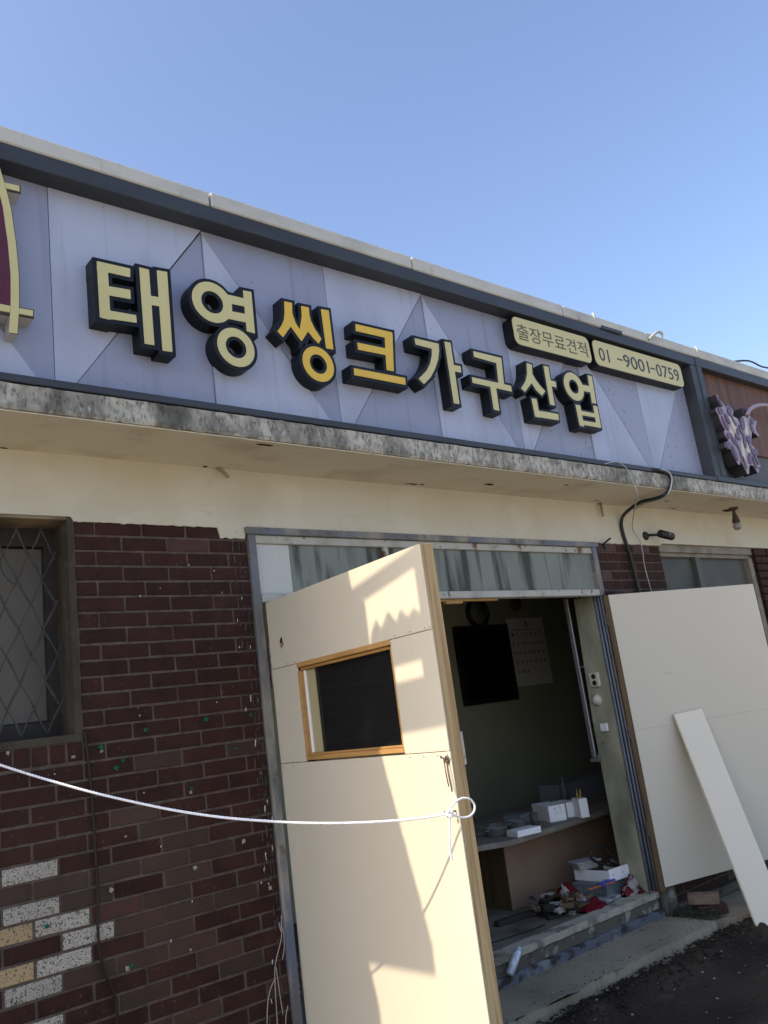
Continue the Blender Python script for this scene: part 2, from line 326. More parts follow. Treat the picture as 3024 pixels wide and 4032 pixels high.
def extrude_loops(name, loops, y0, y1, m, parent):
    """flat shape with holes from (x,z) loops, y0 front .. y1 back"""
    cu = bpy.data.curves.new('outline', 'CURVE'); cu.dimensions = '2D'; cu.fill_mode = 'BOTH'; cu.extrude = abs(y1-y0)/2
    for lp in loops:
        if len(lp) < 3: continue
        sp = cu.splines.new('POLY'); sp.points.add(len(lp)-1); sp.use_cyclic_u = True
        for q, (x, z) in zip(sp.points, lp): q.co = (x, z, 0, 1)
    t = bpy.data.objects.new('outline', cu); COL.objects.link(t)
    bpy.context.view_layer.update()
    me = bpy.data.meshes.new_from_object(t.evaluated_get(bpy.context.evaluated_depsgraph_get()))
    bpy.data.objects.remove(t); bpy.data.curves.remove(cu)
    me.name = name; me.transform(Matrix(((1, 0, 0, 0), (0, 0, -1, (y0+y1)/2), (0, 1, 0, ZO), (0, 0, 0, 1))))
    me.materials.clear()
    for pl in me.polygons: pl.use_smooth = False
    return obj(name, me, m, parent, True)
def text_mesh(name, body, x0, x1, z0, z1, y, m, parent, shear=0, depth=.002):
    cu = bpy.data.curves.new('text', 'FONT'); cu.body = body; cu.extrude = .02; cu.size = 1; cu.resolution_u = 3
    t = bpy.data.objects.new('text', cu); COL.objects.link(t); bpy.context.view_layer.update()
    me = bpy.data.meshes.new_from_object(t.evaluated_get(bpy.context.evaluated_depsgraph_get()))
    bpy.data.objects.remove(t); bpy.data.curves.remove(cu)
    co = np.array([v.co[:] for v in me.vertices]); lo, hi = co.min(0), co.max(0)
    for v in me.vertices:
        u = (v.co.x-lo[0])/(hi[0]-lo[0]); q = (v.co.y-lo[1])/(hi[1]-lo[1])
        v.co = (x0+u*(x1-x0), y-(depth if v.co.z > 0 else 0), z0+q*(z1-z0)+ZO)
    me.materials.clear(); me.name = name
    return obj(name, me, m, parent, True)

# ================================================================== GROUND
def wav(x, s=1, seed=0): return mnoise.noise(Vector((x*s, seed, 0)))
g = bmesh.new()
box(g, -60, 60, -60, 60, -2.2, -1.56)
tag(obj('yard_ground', g, far_m), kind='structure')
# dark dirt strip along the building, gently heaved
bm = bmesh.new(); nx, ny = 420, 90
gr = [[bm.verts.new((-3+14*i/nx, -2.4+2.6*j/ny, -1.549+.008*max(0, mnoise.noise(Vector((i*.1, j*.12, 3))))+.003*mnoise.noise(Vector((i*.7, j*.7, 5)))+.085*(.75+.45*wav(i, .13, 2)+.3*wav(i, .5, 5))*math.exp(-(max(0, abs(-2.4+2.6*j/ny+.44+.05*wav(i, .25, 9))-.03)/.075)**2))) for j in range(ny+1)] for i in range(nx+1)]
for i in range(nx):
    for j in range(ny): bm.faces.new((gr[i][j], gr[i+1][j], gr[i+1][j+1], gr[i][j+1])).smooth = True
tag(obj('street', bm, street_m), kind='structure')
# broken-edged pavement slab in front of the threshold
def slab(name, xs0, xs1, edge, ztop, m, seed):
    bm = bmesh.new(); n = int((xs1-xs0)/.02); pts = []
    for i in range(n+1):
        x = xs0+(xs1-xs0)*i/n
        pts.append((x, edge(x)+.030*wav(x, 5, seed)+.018*wav(x, 17, seed+1)+.010*wav(x, 45, seed+2)))
    pts += [(xs1, .03), (xs0, .03)]
    A = [bm.verts.new((x, y, ztop)) for x, y in pts]
    Bv = [bm.verts.new((x, y-.012-.012*abs(wav(x, 30, 8)) if y < .02 else y, ztop-.2)) for x, y in pts]
    f = bm.faces.new(A); k = len(A)
    for i in range(k): bm.faces.new((A[i], A[(i+1) % k], Bv[(i+1) % k], Bv[i]))
    bmesh.ops.triangulate(bm, faces=[f])
    return tag(obj(name, bm, m), kind='structure')
slab('pavement', -.8, 4.84, lambda x: -.375, -1.43, conc_m, 4)
slab('pavement', 4.87, 9.5, lambda x: -.27-.20*min(1, max(0, (x-4.95)/.25)), -1.46, conc_m, 9)

# ================================================================== BUILDING
bld = empty('shop_building', (3, 1, -1.55))
tag(bld, 'single storey shop with cream plaster band, flat concrete canopy, dark red brick wall and doorway', 'building')
# masonry core behind mortar face (left wall)
LW = -.8
core = bmesh.new()
box(core, LW, .30, .006, .24, -1.6, .98)                   # wall left of the grilled window
box(core, .30, 1.255, .006, .24, -1.6, .095)               # below window
box(core, 1.255, 2.10, .006, .24, -1.6, .985)              # pier between window and door
wallL = obj('brick_wall', core, mortar_m, bld)
# course data
H = .067; TOP = .9207
ev = [1.042, 1.256, 1.471, 1.684, 1.897]; od = [1.147, 1.353, 1.568, 1.784, 1.998]
def joints(k, x0, x1):
    base = 1.471 if k % 2 == 0 else 1.568
    if k % 2 and True: base = 1.568
    js = []
    n = int((base-x0)/.2135)+1
    for i in range(-n, 8):
        x = base+i*.2135
        if k >= 14 and x < 1.3: x = base+i*.2095
        if x0+.03 < x < x1-.03: js.append(x)
    if k >= 14 and k % 2 == 0: js = [j for j in js]
    return [x0]+js+[x1]
white = {19: [(.9, 1.2)], 21: [(.9, 1.2)], 22: [(1.04, 1.26), (.83, 1.04)], 23: [(1.15, 1.36)], 24: [(1.04, 1.26), (.83, 1.04)], 25: [(.9, 1.2)], 27: [(.9, 1.2)], 20: [(.62, .8)], 26: [(.62, .8)], 28: [(.83, 1.03)]}
cream = {22: (.83, 1.04), 24: (.83, 1.04)}
brick_cache = {}
def brick_mesh(w, h, m):
    key = (round(w, 3), round(h, 3), m.name)
    if key not in brick_cache:
        bm = box(bmesh.new(), -w/2, w/2, -.030, .030, -h/2, h/2, ch=.0022)
        me = bpy.data.meshes.new('brick'); bm.to_mesh(me); bm.free(); me.materials.append(m); brick_cache[key] = me
    return brick_cache[key]
nb = 0
def brick(x0, x1, z0, z1, parent, m, g=.005, yj=.0016):
    global nb
    w = round((x1-x0)-2*g, 3); h = z1-z0-2*g
    if w < .012: return
    o = bpy.data.objects.new('brick', brick_mesh(w, h, m)); COL.objects.link(o); o.parent = parent
    base = Vector(parent.location)+(Vector(parent.parent.location) if parent.parent else Vector())
    o.location = Vector(((x0+x1)/2, .0322+random.uniform(-yj, yj), (z0+z1)/2+ZO))-base
    o.location.z += random.uniform(-.0009, .0009); o.location.x += random.uniform(-.0012, .0012)
    o.rotation_euler = (random.uniform(-.014, .014), random.uniform(-.007, .007), random.uniform(-.012, .012)); nb += 1
pick = random.Random(3)
for k in range(-1, 36):
    z1 = TOP-(k)*H; z0 = z1-H
    if k == -1: z1 = .986; z0 = TOP
    xl = 1.262 if k < 14 else .40
    xr = 2.103 if k >= 0 else 2.02
    js = joints(k, xl, xr)
    for a, b in zip(js, js[1:]):
        c = (a+b)/2; m = brick_m
        for lo, hi in white.get(k, []):
            if lo < c < hi and b-a > .08: m = whiteb_m
        if k in cream and cream[k][0] < c < cream[k][1]: m = creamb_m
        if m is brick_m:
            d = ((c-1.55)/.30)**2+((z0+.72)/.35)**2
            if k >= 15 and pick.random() < .75*math.exp(-d): m = brownglow_m  # browner bricks clustered here put the reflected glow into the colour
            elif k > 5 and pick.random() < .03: m = brownglow_m
            elif pick.random() < .02: m = redb_m
        if k == 22 and 1.3 < c < 1.5: m = redb_m
        brick(a, b, z0, z1, wallL, m)
# soldier course under the window
x = 1.262; i = 0
while x > .42:
    brick(x-.0677, x, -.012, .068, wallL, brick_m, g=.0048); x -= .0677
# remaining bricks at far left, joined
bm = bmesh.new()
for k in range(0, 36):
    z1 = TOP-k*H; z0 = z1-H; x = LW+(.106 if k % 2 else 0); xe = .29 if k < 13 else .395
    while x < xe-.03:
        box(bm, x+.005, min(x+.2085, xe), 0, .05, z0+.005, z1-.005); x += .2135
tag(obj('brick_course', bm, brick_m, wallL), kind='stuff')
# window sill band and reveal
sill = bmesh.new()
box(sill, .30, 1.262, -.004, .245, .069, .097)
obj('window_sill', sill, reveal_m, bld)
obj('window_reveal', B1(1.232, 1.259, -.002, .245, .0975, .998), reveal_m, bld)
obj('window_reveal', B1(.30, .33, -.002, .245, .0975, .998), reveal_m, bld)
obj('window_head', B1(.33, 1.232, 0, .245, .985, .998), mat('stained_window_head', (.24, .195, .125), [((.08, .06, .045), 6, .45, .65, I3, 6, .8)], .9), bld)

# plaster band with ragged lower edge
pl = bmesh.new()
low = []
def lowz(x):
    if x < 1.262: return .999
    if x < 1.95: return .979+.006*wav(x, 30, 1)+.003*wav(x, 90, 2)
    if x < 2.10: return .928+.008*wav(x, 40, 3)
    if x < 4.90: return .986
    if x < 5.72: return .985+.010*wav(x, 25, 5)
    return 1.004
xs = [LW]
while xs[-1] < 12: xs.append(xs[-1]+(.012 if 1.24 < xs[-1] < 2.12 or 4.88 < xs[-1] < 5.75 else .3 if xs[-1] < 1 or xs[-1] > 6 else .05))
T = [pl.verts.new((x, -.006, 1.285)) for x in xs]; Bm = [pl.verts.new((x, -.006, lowz(x))) for x in xs]
T2 = [pl.verts.new((x, .24, 1.285)) for x in xs]; B2 = [pl.verts.new((x, .24, lowz(x))) for x in xs]
for i in range(len(xs)-1):
    pl.faces.new((T[i], T[i+1], Bm[i+1], Bm[i])); pl.faces.new((Bm[i], Bm[i+1], B2[i+1], B2[i])); pl.faces.new((T2[i], B2[i], B2[i+1], T2[i+1]))
obj('plaster_band', pl, plaster_m, bld)
# canopy slab: weathered fascia, plastered soffit
n = 700; sb = bmesh.new(); CE = -.62; XS = [CE+(12.6-CE)*i/n for i in range(n+1)]
rows = []
for x in XS:
    jl = .006*wav(x, 22, 4)+.004*wav(x, 60, 5); jt = .006*wav(x, 18, 6)+.004*wav(x, 70, 7)
    prof = [(-.405, 1.281), (-.425, 1.284+jl), (-.432+.006*wav(x, 9, 8), 1.30), (-.430+.006*wav(x, 11, 9), 1.345), (-.434+.005*wav(x, 13, 2), 1.382+jt), (-.405, 1.396), (.24, 1.396), (.24, 1.283)]
    rows.append([sb.verts.new((x, y, z)) for y, z in prof])
for A, Bq in zip(rows, rows[1:]):
    for j in range(8): sb.faces.new((A[j], Bq[j], Bq[(j+1) % 8], A[(j+1) % 8]))
sb.faces.new(rows[0]); sb.faces.new(rows[-1][::-1])
obj('canopy_slab', sb, slab_m, bld)
sf = bmesh.new(); box(sf, CE+.01, 12.5, -.418, -.006, 1.277, 1.2815)
obj('soffit', sf, soffit_m, bld)
# parapet wall behind the sign, roof
obj('parapet_wall', B1(.60, 12.6, -.25, 0, 1.396, 2.43), plaster_m, bld)
cx = [.60, 1.825, 3.10, 4.455, 5.42, 6.14, 7.8, 10, 12.6]
for i, (a, b) in enumerate(zip(cx, cx[1:])):
    c_ = B1(a+.004, b-.004, -.425-.002*(i % 2), .10, 2.437, 2.512+.003*(i % 3), ch=.006)
    obj('capping_piece', c_, cap_m, bld)
obj('roof', B1(LW, 12.6, 0, 7, 2.25, 2.33), mortcap_m, bld)
# room shell
obj('back_wall_outer', B1(LW, 12.6, 6.9, 7, -1.6, 2.25), mortar_m, bld)
obj('side_wall', B1(LW, LW+.1, .24, 6.9, -1.6, 2.25), mortar_m, bld)
obj('side_wall', B1(12.5, 12.6, .24, 6.9, -1.6, 2.25), mortar_m, bld)
obj('interior_ceiling', B1(LW+.1, 12.5, .245, 6.9, 1.2, 1.28), plaster_m, bld)
obj('interior_floor', B1(LW+.1, 12.5, .02, 6.9, -1.5, -1.305), floor_m, bld)
# back partition: separate wall boards
bx = [1.9, 2.9, 3.8, 4.8, 5.757, 6.44, 7.4, 8.4, 9.4]
for a, b in zip(bx, bx[1:]): obj('wall_board', B1(a+.003, b-.003, 2.0, 2.04, -1.305, 1.2, ch=.003), green_m, bld)
obj('partition_wall', B1(1.85, 1.95, .245, 2.0, -1.305, 1.2), green_m, bld)
# window behind the grille
wn = empty('window', (.8, .15, .1)); wn.parent = bld; wn.location = Vector((.8, .15, .1+ZO))-Vector(bld.location)
obj('window_frame', box(box(B1(.33, 1.232, .16, .22, .097, .165), .33, 1.232, .16, .22, .905, .985), 1.185, 1.232, .16, .22, .165, .905), darkfr_m, wn)
obj('panel_board', B1(.34, 1.188, .19, .215, .17, .90), greyboard_m, wn)
# lattice grille: individual bent straps
gm = grille_m
bars = []
for sgn in (1, -1):
    q = -.75
    while q < 2.2:
        # line x = q + sgn*(z-.1)*.476
        pts = []
        for i in range(25):
            z = .115+.86*i/24; x = q+sgn*(z-.115)*.476
            if .345 < x < 1.222: pts.append((x, z))
        if len(pts) > 3: bars.append((sgn, pts))
        q += .100
rg = random.Random(5)
for sgn, pts in bars:
    y = .075 if sgn > 0 else .083; wv = rg.uniform(0, 6)
    rr = .0045 if (sgn < 0) == (rg.random() < .7) else .0030
    P = [(x+.003*math.sin(z*40+wv), y+.003*math.sin(z*23+wv), z) for x, z in pts]
    bm = bmesh.new(); 
    ring = []
    for i, p in enumerate(P):
        t = Vector(P[min(i+1, len(P)-1)])-Vector(P[max(i-1, 0)]); t.normalize(); s_ = Vector((t.z, 0, -t.x))
        a = rr*(1+.35*math.sin(i*1.3+wv)); b = .0012
        ring.append([bm.verts.new(Vector(p)+s_*u*a+Vector((0, v*b, 0))) for u, v in ((-1, -1), (1, -1), (1, 1), (-1, 1))])
    for A, Bq in zip(ring, ring[1:]):
        for k in range(4): bm.faces.new((A[k], A[(k+1) % 4], Bq[(k+1) % 4], Bq[k]))
    bm.faces.new(ring[0]); bm.faces.new(ring[-1][::-1])
    obj('grille_bar', bm, gm, wn)
bm = bmesh.new(); tube(bm, smooth_path([(.86, .07, .86), (.93, .065, .865), (.975, .066, .84), (.985, .064, .78), (1.01, .066, .74), (1.04, .068, .72)], 6), .0022, 5)
obj('loose_wire', bm, cable_m, wn)

# door frame with transom
df = empty('door_frame', (3.5, .05, -1.3)); df.parent = bld; df.location = Vector((3.5, .05, -1.3+ZO))-Vector(bld.location)
fb = bmesh.new()
box(fb, 2.092, 4.905, -.022, .06, .950, .985, ch=.003)       # head, upper lip
obj('head_rail', fb, steel_m, df)
obj('head_rail', B1(2.112, 4.89, -.004, .06, .908, .9495, ch=.003), rust_m, df, True)
obj('frame_post', B1(2.104, 2.146, -.016, .06, -1.42, .9495, ch=.003), steel_m, df)
obj('frame_post', B1(2.147, 2.152, .01, .06, -1.42, .9, ch=.001), steel_m, df)
obj('frame_post', B1(4.838, 4.885, -.016, .05, .6125, .9495, ch=.003), steel_m, df)
obj('frame_post', B1(4.846, 4.885, .0, .05, -1.29, .612, ch=.003), darkfr_m, df)  # dark backing, the shaded gaps between the conduits put into its colour
for (x_, y_, r_0, m_) in ((4.838, .044, .0085, mat('blue_grey_conduit', (.16, .19, .24), [((.08, .09, .11), 9, .5, .65, (1, 1, .3), 5, .8)], .5)), (4.840, .018, .0075, MATS['blue_grey_conduit']), (4.842, -.006, .006, MATS['blue_grey_conduit'])):
    bm = bmesh.new(); tube(bm, [(x_, y_, .61), (x_+.002, y_+.001, .1), (x_-.001, y_-.001, -.5), (x_, y_, -1.285)], r_0, 10); obj('conduit', bm, m_, df)
obj('transom_bar', B1(2.152, 4.837, -.010, .055, .612, .655, ch=.004), rust_m, df)
obj('mullion', B1(2.962, 2.996, -.006, .05, .656, .9075, ch=.003), rust_m, df)
obj('glass_pane', B1(2.153, 2.349, .012, .018, .656, .9075), frost_m, df)
obj('glass_pane', B1(2.352, 2.961, .014, .020, .656, .9075), tglass_m, df)
obj('glass_pane', B1(2.997, 4.836, .014, .020, .656, .9075), tglass_m, df)
# inner jamb (plastered wall end) on the right, steel tracks in front of it
jb = bmesh.new(); prism(jb, [(.062, .612), (.215, .625), (.245, -.2), (.24, -1.305), (.062, -1.305)], 'x', 4.83, 5.0)
obj('door_jamb', jb, jamb_m, bld)
obj('wall_pier_core', B1(4.905, 5.70, .006, .24, -1.55, .985), mortar_m, bld)
pierr = [c for c in bld.children if c.name.startswith('wall_pier_core')][0]; pierr.name = 'brick_pier'
obj('curtain_rail', B1(4.812, 4.828, .262, .296, -.45, .64, ch=.003), alum_m, bld)
hk = B1(4.80, 4.83, .245, .30, -.475, -.452); box(hk, 4.80, 4.83, .225, .245, -.475, -.43)
obj('rail_bracket', hk, alum_m, bld)
for k in range(-1, 36):
    z1 = TOP-k*H+.0; z0 = z1-H
    if k == -1: z1 = .980
    if k > 6 and k < 22: continue
    x = 4.91; js = [4.91]+[v for v in ([5.03, 5.245, 5.455] if k % 2 == 0 else [5.14, 5.35, 5.56])]+[5.695]
    if k > 5: js = js[:1]+js[1:]
    for a, b in zip(js, js[1:]): brick(a, b, z0+.0, z1, pierr, (redb_m if (a*7+k) % 3 < .6 and k < 8 else brick_m), g=.005)
# right hand window
wr = empty('window', (6.5, .1, -.5)); wr.parent = bld; wr.location = Vector((6.5, .1, -.5+ZO))-Vector(bld.location)
fr = bmesh.new()
box(fr, 5.70, 7.15, .02, .12, .945, 1.003); box(fr, 5.70, 7.15, .045, .12, .915, .945); box(fr, 7.08, 7.15, .03, .12, -.45, .915); box(fr, 5.70, 5.76, .05, .12, -.45, .915); box(fr, 5.76, 7.08, .03, .12, -.5, -.45)
obj('window_frame', fr, mat('aged_ivory_frame', (.24, .22, .17), [((.12, .11, .09), 6, .45, .7, I3, 5, .8)], .7), wr)
obj('window_mullion', B1(6.245, 6.315, .04, .11, -.45, .915, ch=.003), MATS['dusty_grey_glass'] and mat('dark_grey_mullion', (.09, .09, .08), rough=.6), wr)
obj('glass_pane', B1(5.76, 6.245, .085, .092, -.45, .915), wglass_m, wr)
obj('glass_pane', B1(6.315, 7.08, .080, .087, -.45, .915), wglass_m, wr)
obj('window_rail', B1(6.315, 7.08, .06, .10, .13, .17), MATS['dark_grey_mullion'], wr)
obj('lower_wall', B1(5.70, 12.5, .006, .24, -1.6, -.5), mortar_m, bld)
dkb = bmesh.new(); box(dkb, 7.15, 12.5, .04, .24, -.5, 1.003)
obj('brick_wall', dkb, mortar_m, bld); wall3 = [c for c in bld.children if c.name.startswith('brick_wall')][-1]
for k in range(0, 21):
    z1 = 1.0-k*H; x = 7.16+(.1 if k % 2 else 0)
    box_js = [7.16]+([7.26] if k % 2 else [])+[7.16+(.1 if k % 2 else 0)+.2135*(i+1) for i in range(1)]
    for a, b in zip(box_js, box_js[1:]): brick(a, b, z1-H, z1, wall3, brick_m)
bm = bmesh.new()
for k in range(0, 21):
    z1 = 1.0-k*H; x = 7.38+(.1 if k % 2 else 0)
    while x < 12.2: box(bm, x+.005, x+.2085, .0, .05, z1-H+.005, z1-.005); x += .2135
tag(obj('brick_course', bm, brick_m, wall3), kind='stuff')
for ob_ in [c for c in wall3.children if c.name.startswith('brick')]:
    pass

# threshold steps
th = bmesh.new(); n = 90
def stepband(name, zt, zb, y0, m, seed, amp):
    bm = bmesh.new(); R = []
    for i in range(n+1):
        x = 2.15+(4.84-2.15)*i/n; j = amp*wav(x, 12, seed)+amp*.5*wav(x, 40, seed+1)
        R.append([bm.verts.new(q) for q in ((x, y0-j*.7, zt-.006+j*.3), (x, y0+.014-j*.4, zt), (x, .10, zt), (x, .10, zb), (x, y0+.004-j, zb))])
    for A, Bq in zip(R, R[1:]):
        for j in range(5): bm.faces.new((A[j], Bq[j], Bq[(j+1) % 5], A[(j+1) % 5]))
    bm.faces.new(R[0]); bm.faces.new(R[-1][::-1])
    return obj(name, bm, m, bld)
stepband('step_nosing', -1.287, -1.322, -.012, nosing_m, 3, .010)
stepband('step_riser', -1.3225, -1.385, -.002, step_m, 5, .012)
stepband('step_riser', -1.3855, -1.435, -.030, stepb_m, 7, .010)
obj('floor_track', B1(2.2, 4.8, .035, .055, -1.306, -1.290), alum_m, bld)
# low dark base under the right leaf
obj('base_block', B1(4.86, 5.0, -.03, .006, -1.46, -1.27, ch=.006), step_m, bld)
obj('base_ledge', B1(5.0, 7.4, -.06, .006, -1.46, -1.40, ch=.008), step_m, bld)
# nail hooks under canopy
for P_ in ([(1.962, .0, 1.292), (1.966, -.02, 1.278), (1.985, -.08, 1.212)], [(5.05, .0, 1.282), (5.02, -.03, 1.272), (5.0, -.04, 1.175)]):
    bm = bmesh.new(); tube(bm, P_, .010, 8)
    obj('hook', bm, mat('painted_hook', (.30, .25, .17), rough=.8), bld)
# small holes/spalls in the soffit: flat dark chips, their shaded depth put into the colour
for (x, y, sx, sy) in ((3.20, -.05, .05, .007), (3.27, -.06, .018, .006), (3.72, -.17, .04, .013), (2.02, -.38, .04, .008), (6.62, -.13, .07, .022), (5.6, -.2, .03, .006), (5.9, -.06, .05, .004), (4.3, -.3, .02, .006), (.98, -.02, .018, .005), (1.9, -.02, .012, .008)):
    bm = bmesh.new(); k = 14
    vs = [(x+sx*math.cos(a)*(1+.4*rg.uniform(-1, 1)), y+sy*math.sin(a)*(1+.5*rg.uniform(-1, 1))) for a in [2*math.pi*i/k for i in range(k)]]
    prism(bm, vs, 'z', 1.2745, 1.2768); obj('plaster_hole', bm, mat('dark_hole', (.035, .025, .02), rough=1), bld)

# ================================================================== SIGN
sg = empty('shop_sign', (3, -.35, 1.4))
tag(sg, 'long pale blue sheet metal shop sign with raised Korean letters in cream and yellow', 'sign')
XL, XR = .62, 5.99
obj('frame_top', B1(XL, 6.075, -.420, -.250, 2.358, 2.4365, ch=.003), frame_m, sg)
obj('frame_bottom', B1(XL, 6.0, -.420, -.250, 1.3975, 1.430, ch=.003), frame_m, sg)
obj('frame_side', B1(5.992, 6.075, -.418, -.250, 1.430, 2.3575, ch=.003), frame_m, sg)
obj('frame_side', B1(XL, XL+.04, -.418, -.250, 1.430, 2.3575, ch=.003), frame_m, sg)
sx = [.395, 1.100, 1.817, 2.530, 3.233, 3.932, 4.636, 5.323, 6.03]
zb, zt = 1.425, 2.36
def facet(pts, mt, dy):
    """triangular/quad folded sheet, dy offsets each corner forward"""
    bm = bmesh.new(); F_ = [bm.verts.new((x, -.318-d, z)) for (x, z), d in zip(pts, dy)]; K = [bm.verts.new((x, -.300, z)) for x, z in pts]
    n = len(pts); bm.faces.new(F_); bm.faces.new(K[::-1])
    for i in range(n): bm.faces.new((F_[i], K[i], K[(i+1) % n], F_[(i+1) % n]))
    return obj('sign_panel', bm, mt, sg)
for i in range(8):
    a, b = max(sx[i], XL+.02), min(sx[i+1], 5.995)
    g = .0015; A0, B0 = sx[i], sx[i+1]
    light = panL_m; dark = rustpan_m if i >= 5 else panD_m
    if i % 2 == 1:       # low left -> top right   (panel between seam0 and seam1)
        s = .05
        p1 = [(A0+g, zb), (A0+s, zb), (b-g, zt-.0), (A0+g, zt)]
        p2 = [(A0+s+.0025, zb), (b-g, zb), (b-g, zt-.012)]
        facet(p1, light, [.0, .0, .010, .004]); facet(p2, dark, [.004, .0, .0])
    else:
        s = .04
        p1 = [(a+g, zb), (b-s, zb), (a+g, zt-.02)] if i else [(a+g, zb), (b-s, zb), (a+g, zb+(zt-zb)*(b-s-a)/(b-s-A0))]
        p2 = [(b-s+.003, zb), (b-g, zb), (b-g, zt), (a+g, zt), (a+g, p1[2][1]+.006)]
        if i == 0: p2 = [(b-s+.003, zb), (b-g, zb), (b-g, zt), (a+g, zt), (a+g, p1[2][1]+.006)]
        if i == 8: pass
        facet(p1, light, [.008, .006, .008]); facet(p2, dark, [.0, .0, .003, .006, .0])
LET = json.loads('''{"tae":[[[[1.265,1.747],[1.31,1.745],[1.311,2.009],[1.265,2.008]],[[1.264,1.966],[1.409,1.968],[1.411,2.011],[1.265,2.008]],[[1.266,1.857],[1.405,1.863],[1.405,1.907],[1.266,1.899]],[[1.265,1.747],[1.425,1.756],[1.424,1.792],[1.265,1.786]],[[1.454,1.665],[1.498,1.665],[1.498,2.028],[1.453,2.028]],[[1.484,1.856],[1.54,1.859],[1.541,1.903],[1.484,1.9]],[[1.534,1.648],[1.58,1.649],[1.584,2.039],[1.535,2.035]]],[]],"yeong":[[[[1.868,1.953],[1.971,1.956],[1.972,1.999],[1.87,1.998]],[[1.862,1.872],[1.967,1.873],[1.969,1.918],[1.863,1.913]],[[1.968,1.828],[2.012,1.825],[2.015,2.043],[1.97,2.041]]],[[1.799,1.939,0.102,0.056],[1.902,1.733,0.097,0.054]]],"ssing":[[[[2.196,1.974],[2.24,1.975],[2.246,2.038],[2.201,2.037]],[[2.185,1.928],[2.229,1.929],[2.241,1.978],[2.197,1.977]],[[2.166,1.895],[2.221,1.903],[2.232,1.941],[2.186,1.931]],[[2.141,1.863],[2.17,1.837],[2.223,1.906],[2.167,1.898]],[[2.221,1.933],[2.22,1.904],[2.254,1.931],[2.241,1.979],[2.238,1.989]],[[2.278,1.837],[2.287,1.849],[2.275,1.899],[2.252,1.935],[2.22,1.907]],[[2.297,1.976],[2.344,1.986],[2.347,2.036],[2.3,2.034]],[[2.275,1.898],[2.326,1.902],[2.344,1.989],[2.298,1.979]],[[2.278,1.837],[2.3,1.866],[2.327,1.904],[2.275,1.901]],[[2.324,1.901],[2.349,1.963],[2.345,1.995],[2.333,1.995]],[[2.348,1.872],[2.371,1.915],[2.348,1.967],[2.324,1.901]],[[2.381,1.844],[2.402,1.874],[2.371,1.918],[2.348,1.871]],[[2.425,1.827],[2.47,1.828],[2.471,2.047],[2.423,2.044]]],[[2.364,1.73,0.094,0.052]]],"keu":[[[[2.634,1.965],[2.887,1.967],[2.891,2.009],[2.638,2.006]],[[2.812,1.775],[2.861,1.775],[2.891,2.009],[2.835,2.0]],[[2.632,1.859],[2.837,1.862],[2.841,1.902],[2.634,1.899]],[[2.585,1.708],[2.933,1.708],[2.937,1.749],[2.587,1.747]]],[]],"ga":[[[[3.053,1.968],[3.226,1.965],[3.236,2.008],[3.053,2.007]],[[3.167,1.924],[3.23,1.961],[3.236,2.008],[3.176,1.969]],[[3.145,1.872],[3.212,1.906],[3.231,1.964],[3.168,1.926]],[[3.107,1.821],[3.175,1.842],[3.212,1.907],[3.146,1.874]],[[3.071,1.789],[3.13,1.784],[3.176,1.844],[3.107,1.822]],[[3.036,1.762],[3.071,1.734],[3.131,1.785],[3.073,1.791]],[[3.283,1.652],[3.327,1.653],[3.334,2.034],[3.287,2.032]],[[3.313,1.853],[3.383,1.855],[3.386,1.895],[3.315,1.894]]],[]],"gu":[[[[3.517,1.978],[3.755,1.97],[3.759,2.015],[3.518,2.015]],[[3.693,1.834],[3.741,1.835],[3.759,2.015],[3.709,2.011]],[[3.467,1.805],[3.802,1.8],[3.804,1.839],[3.467,1.841]],[[3.611,1.658],[3.658,1.656],[3.663,1.815],[3.614,1.815]]],[]],"san":[[[[3.98,1.946],[4.029,1.95],[4.041,2.02],[3.995,2.023]],[[3.947,1.887],[4.01,1.892],[4.03,1.953],[3.981,1.95]],[[3.895,1.837],[3.925,1.817],[4.011,1.894],[3.947,1.89]],[[4.009,1.887],[4.057,1.911],[4.031,1.954],[4.021,1.957]],[[4.039,1.846],[4.087,1.882],[4.058,1.913],[4.009,1.887]],[[4.087,1.817],[4.127,1.853],[4.087,1.883],[4.039,1.846]],[[4.153,1.766],[4.198,1.766],[4.206,2.034],[4.16,2.033]],[[4.177,1.899],[4.25,1.897],[4.253,1.938],[4.176,1.938]],[[3.982,1.662],[4.024,1.661],[4.026,1.785],[3.979,1.784]],[[3.982,1.662],[4.211,1.667],[4.216,1.71],[3.984,1.706]]],[]],"eop":[[[[4.534,1.917],[4.637,1.917],[4.642,1.964],[4.537,1.961]],[[4.606,1.841],[4.652,1.842],[4.664,2.044],[4.619,2.043]],[[4.421,1.657],[4.464,1.655],[4.467,1.804],[4.417,1.803]],[[4.606,1.668],[4.652,1.668],[4.657,1.823],[4.612,1.824]],[[4.444,1.735],[4.621,1.738],[4.621,1.767],[4.444,1.766]],[[4.429,1.668],[4.628,1.668],[4.627,1.7],[4.43,1.698]]],[[4.439,1.933,0.1,0.05]]]}''')
desc = {'tae': 'first cream letter of the sign', 'yeong': 'second cream letter with two rings', 'ssing': 'golden yellow letter with a ring below', 'keu': 'golden yellow letter of horizontal bars', 'ga': 'cream letter right of the yellow pair', 'gu': 'cream letter with a T shaped stem', 'san': 'cream letter under the upper small plate', 'eop': 'last cream letter with ring and box'}
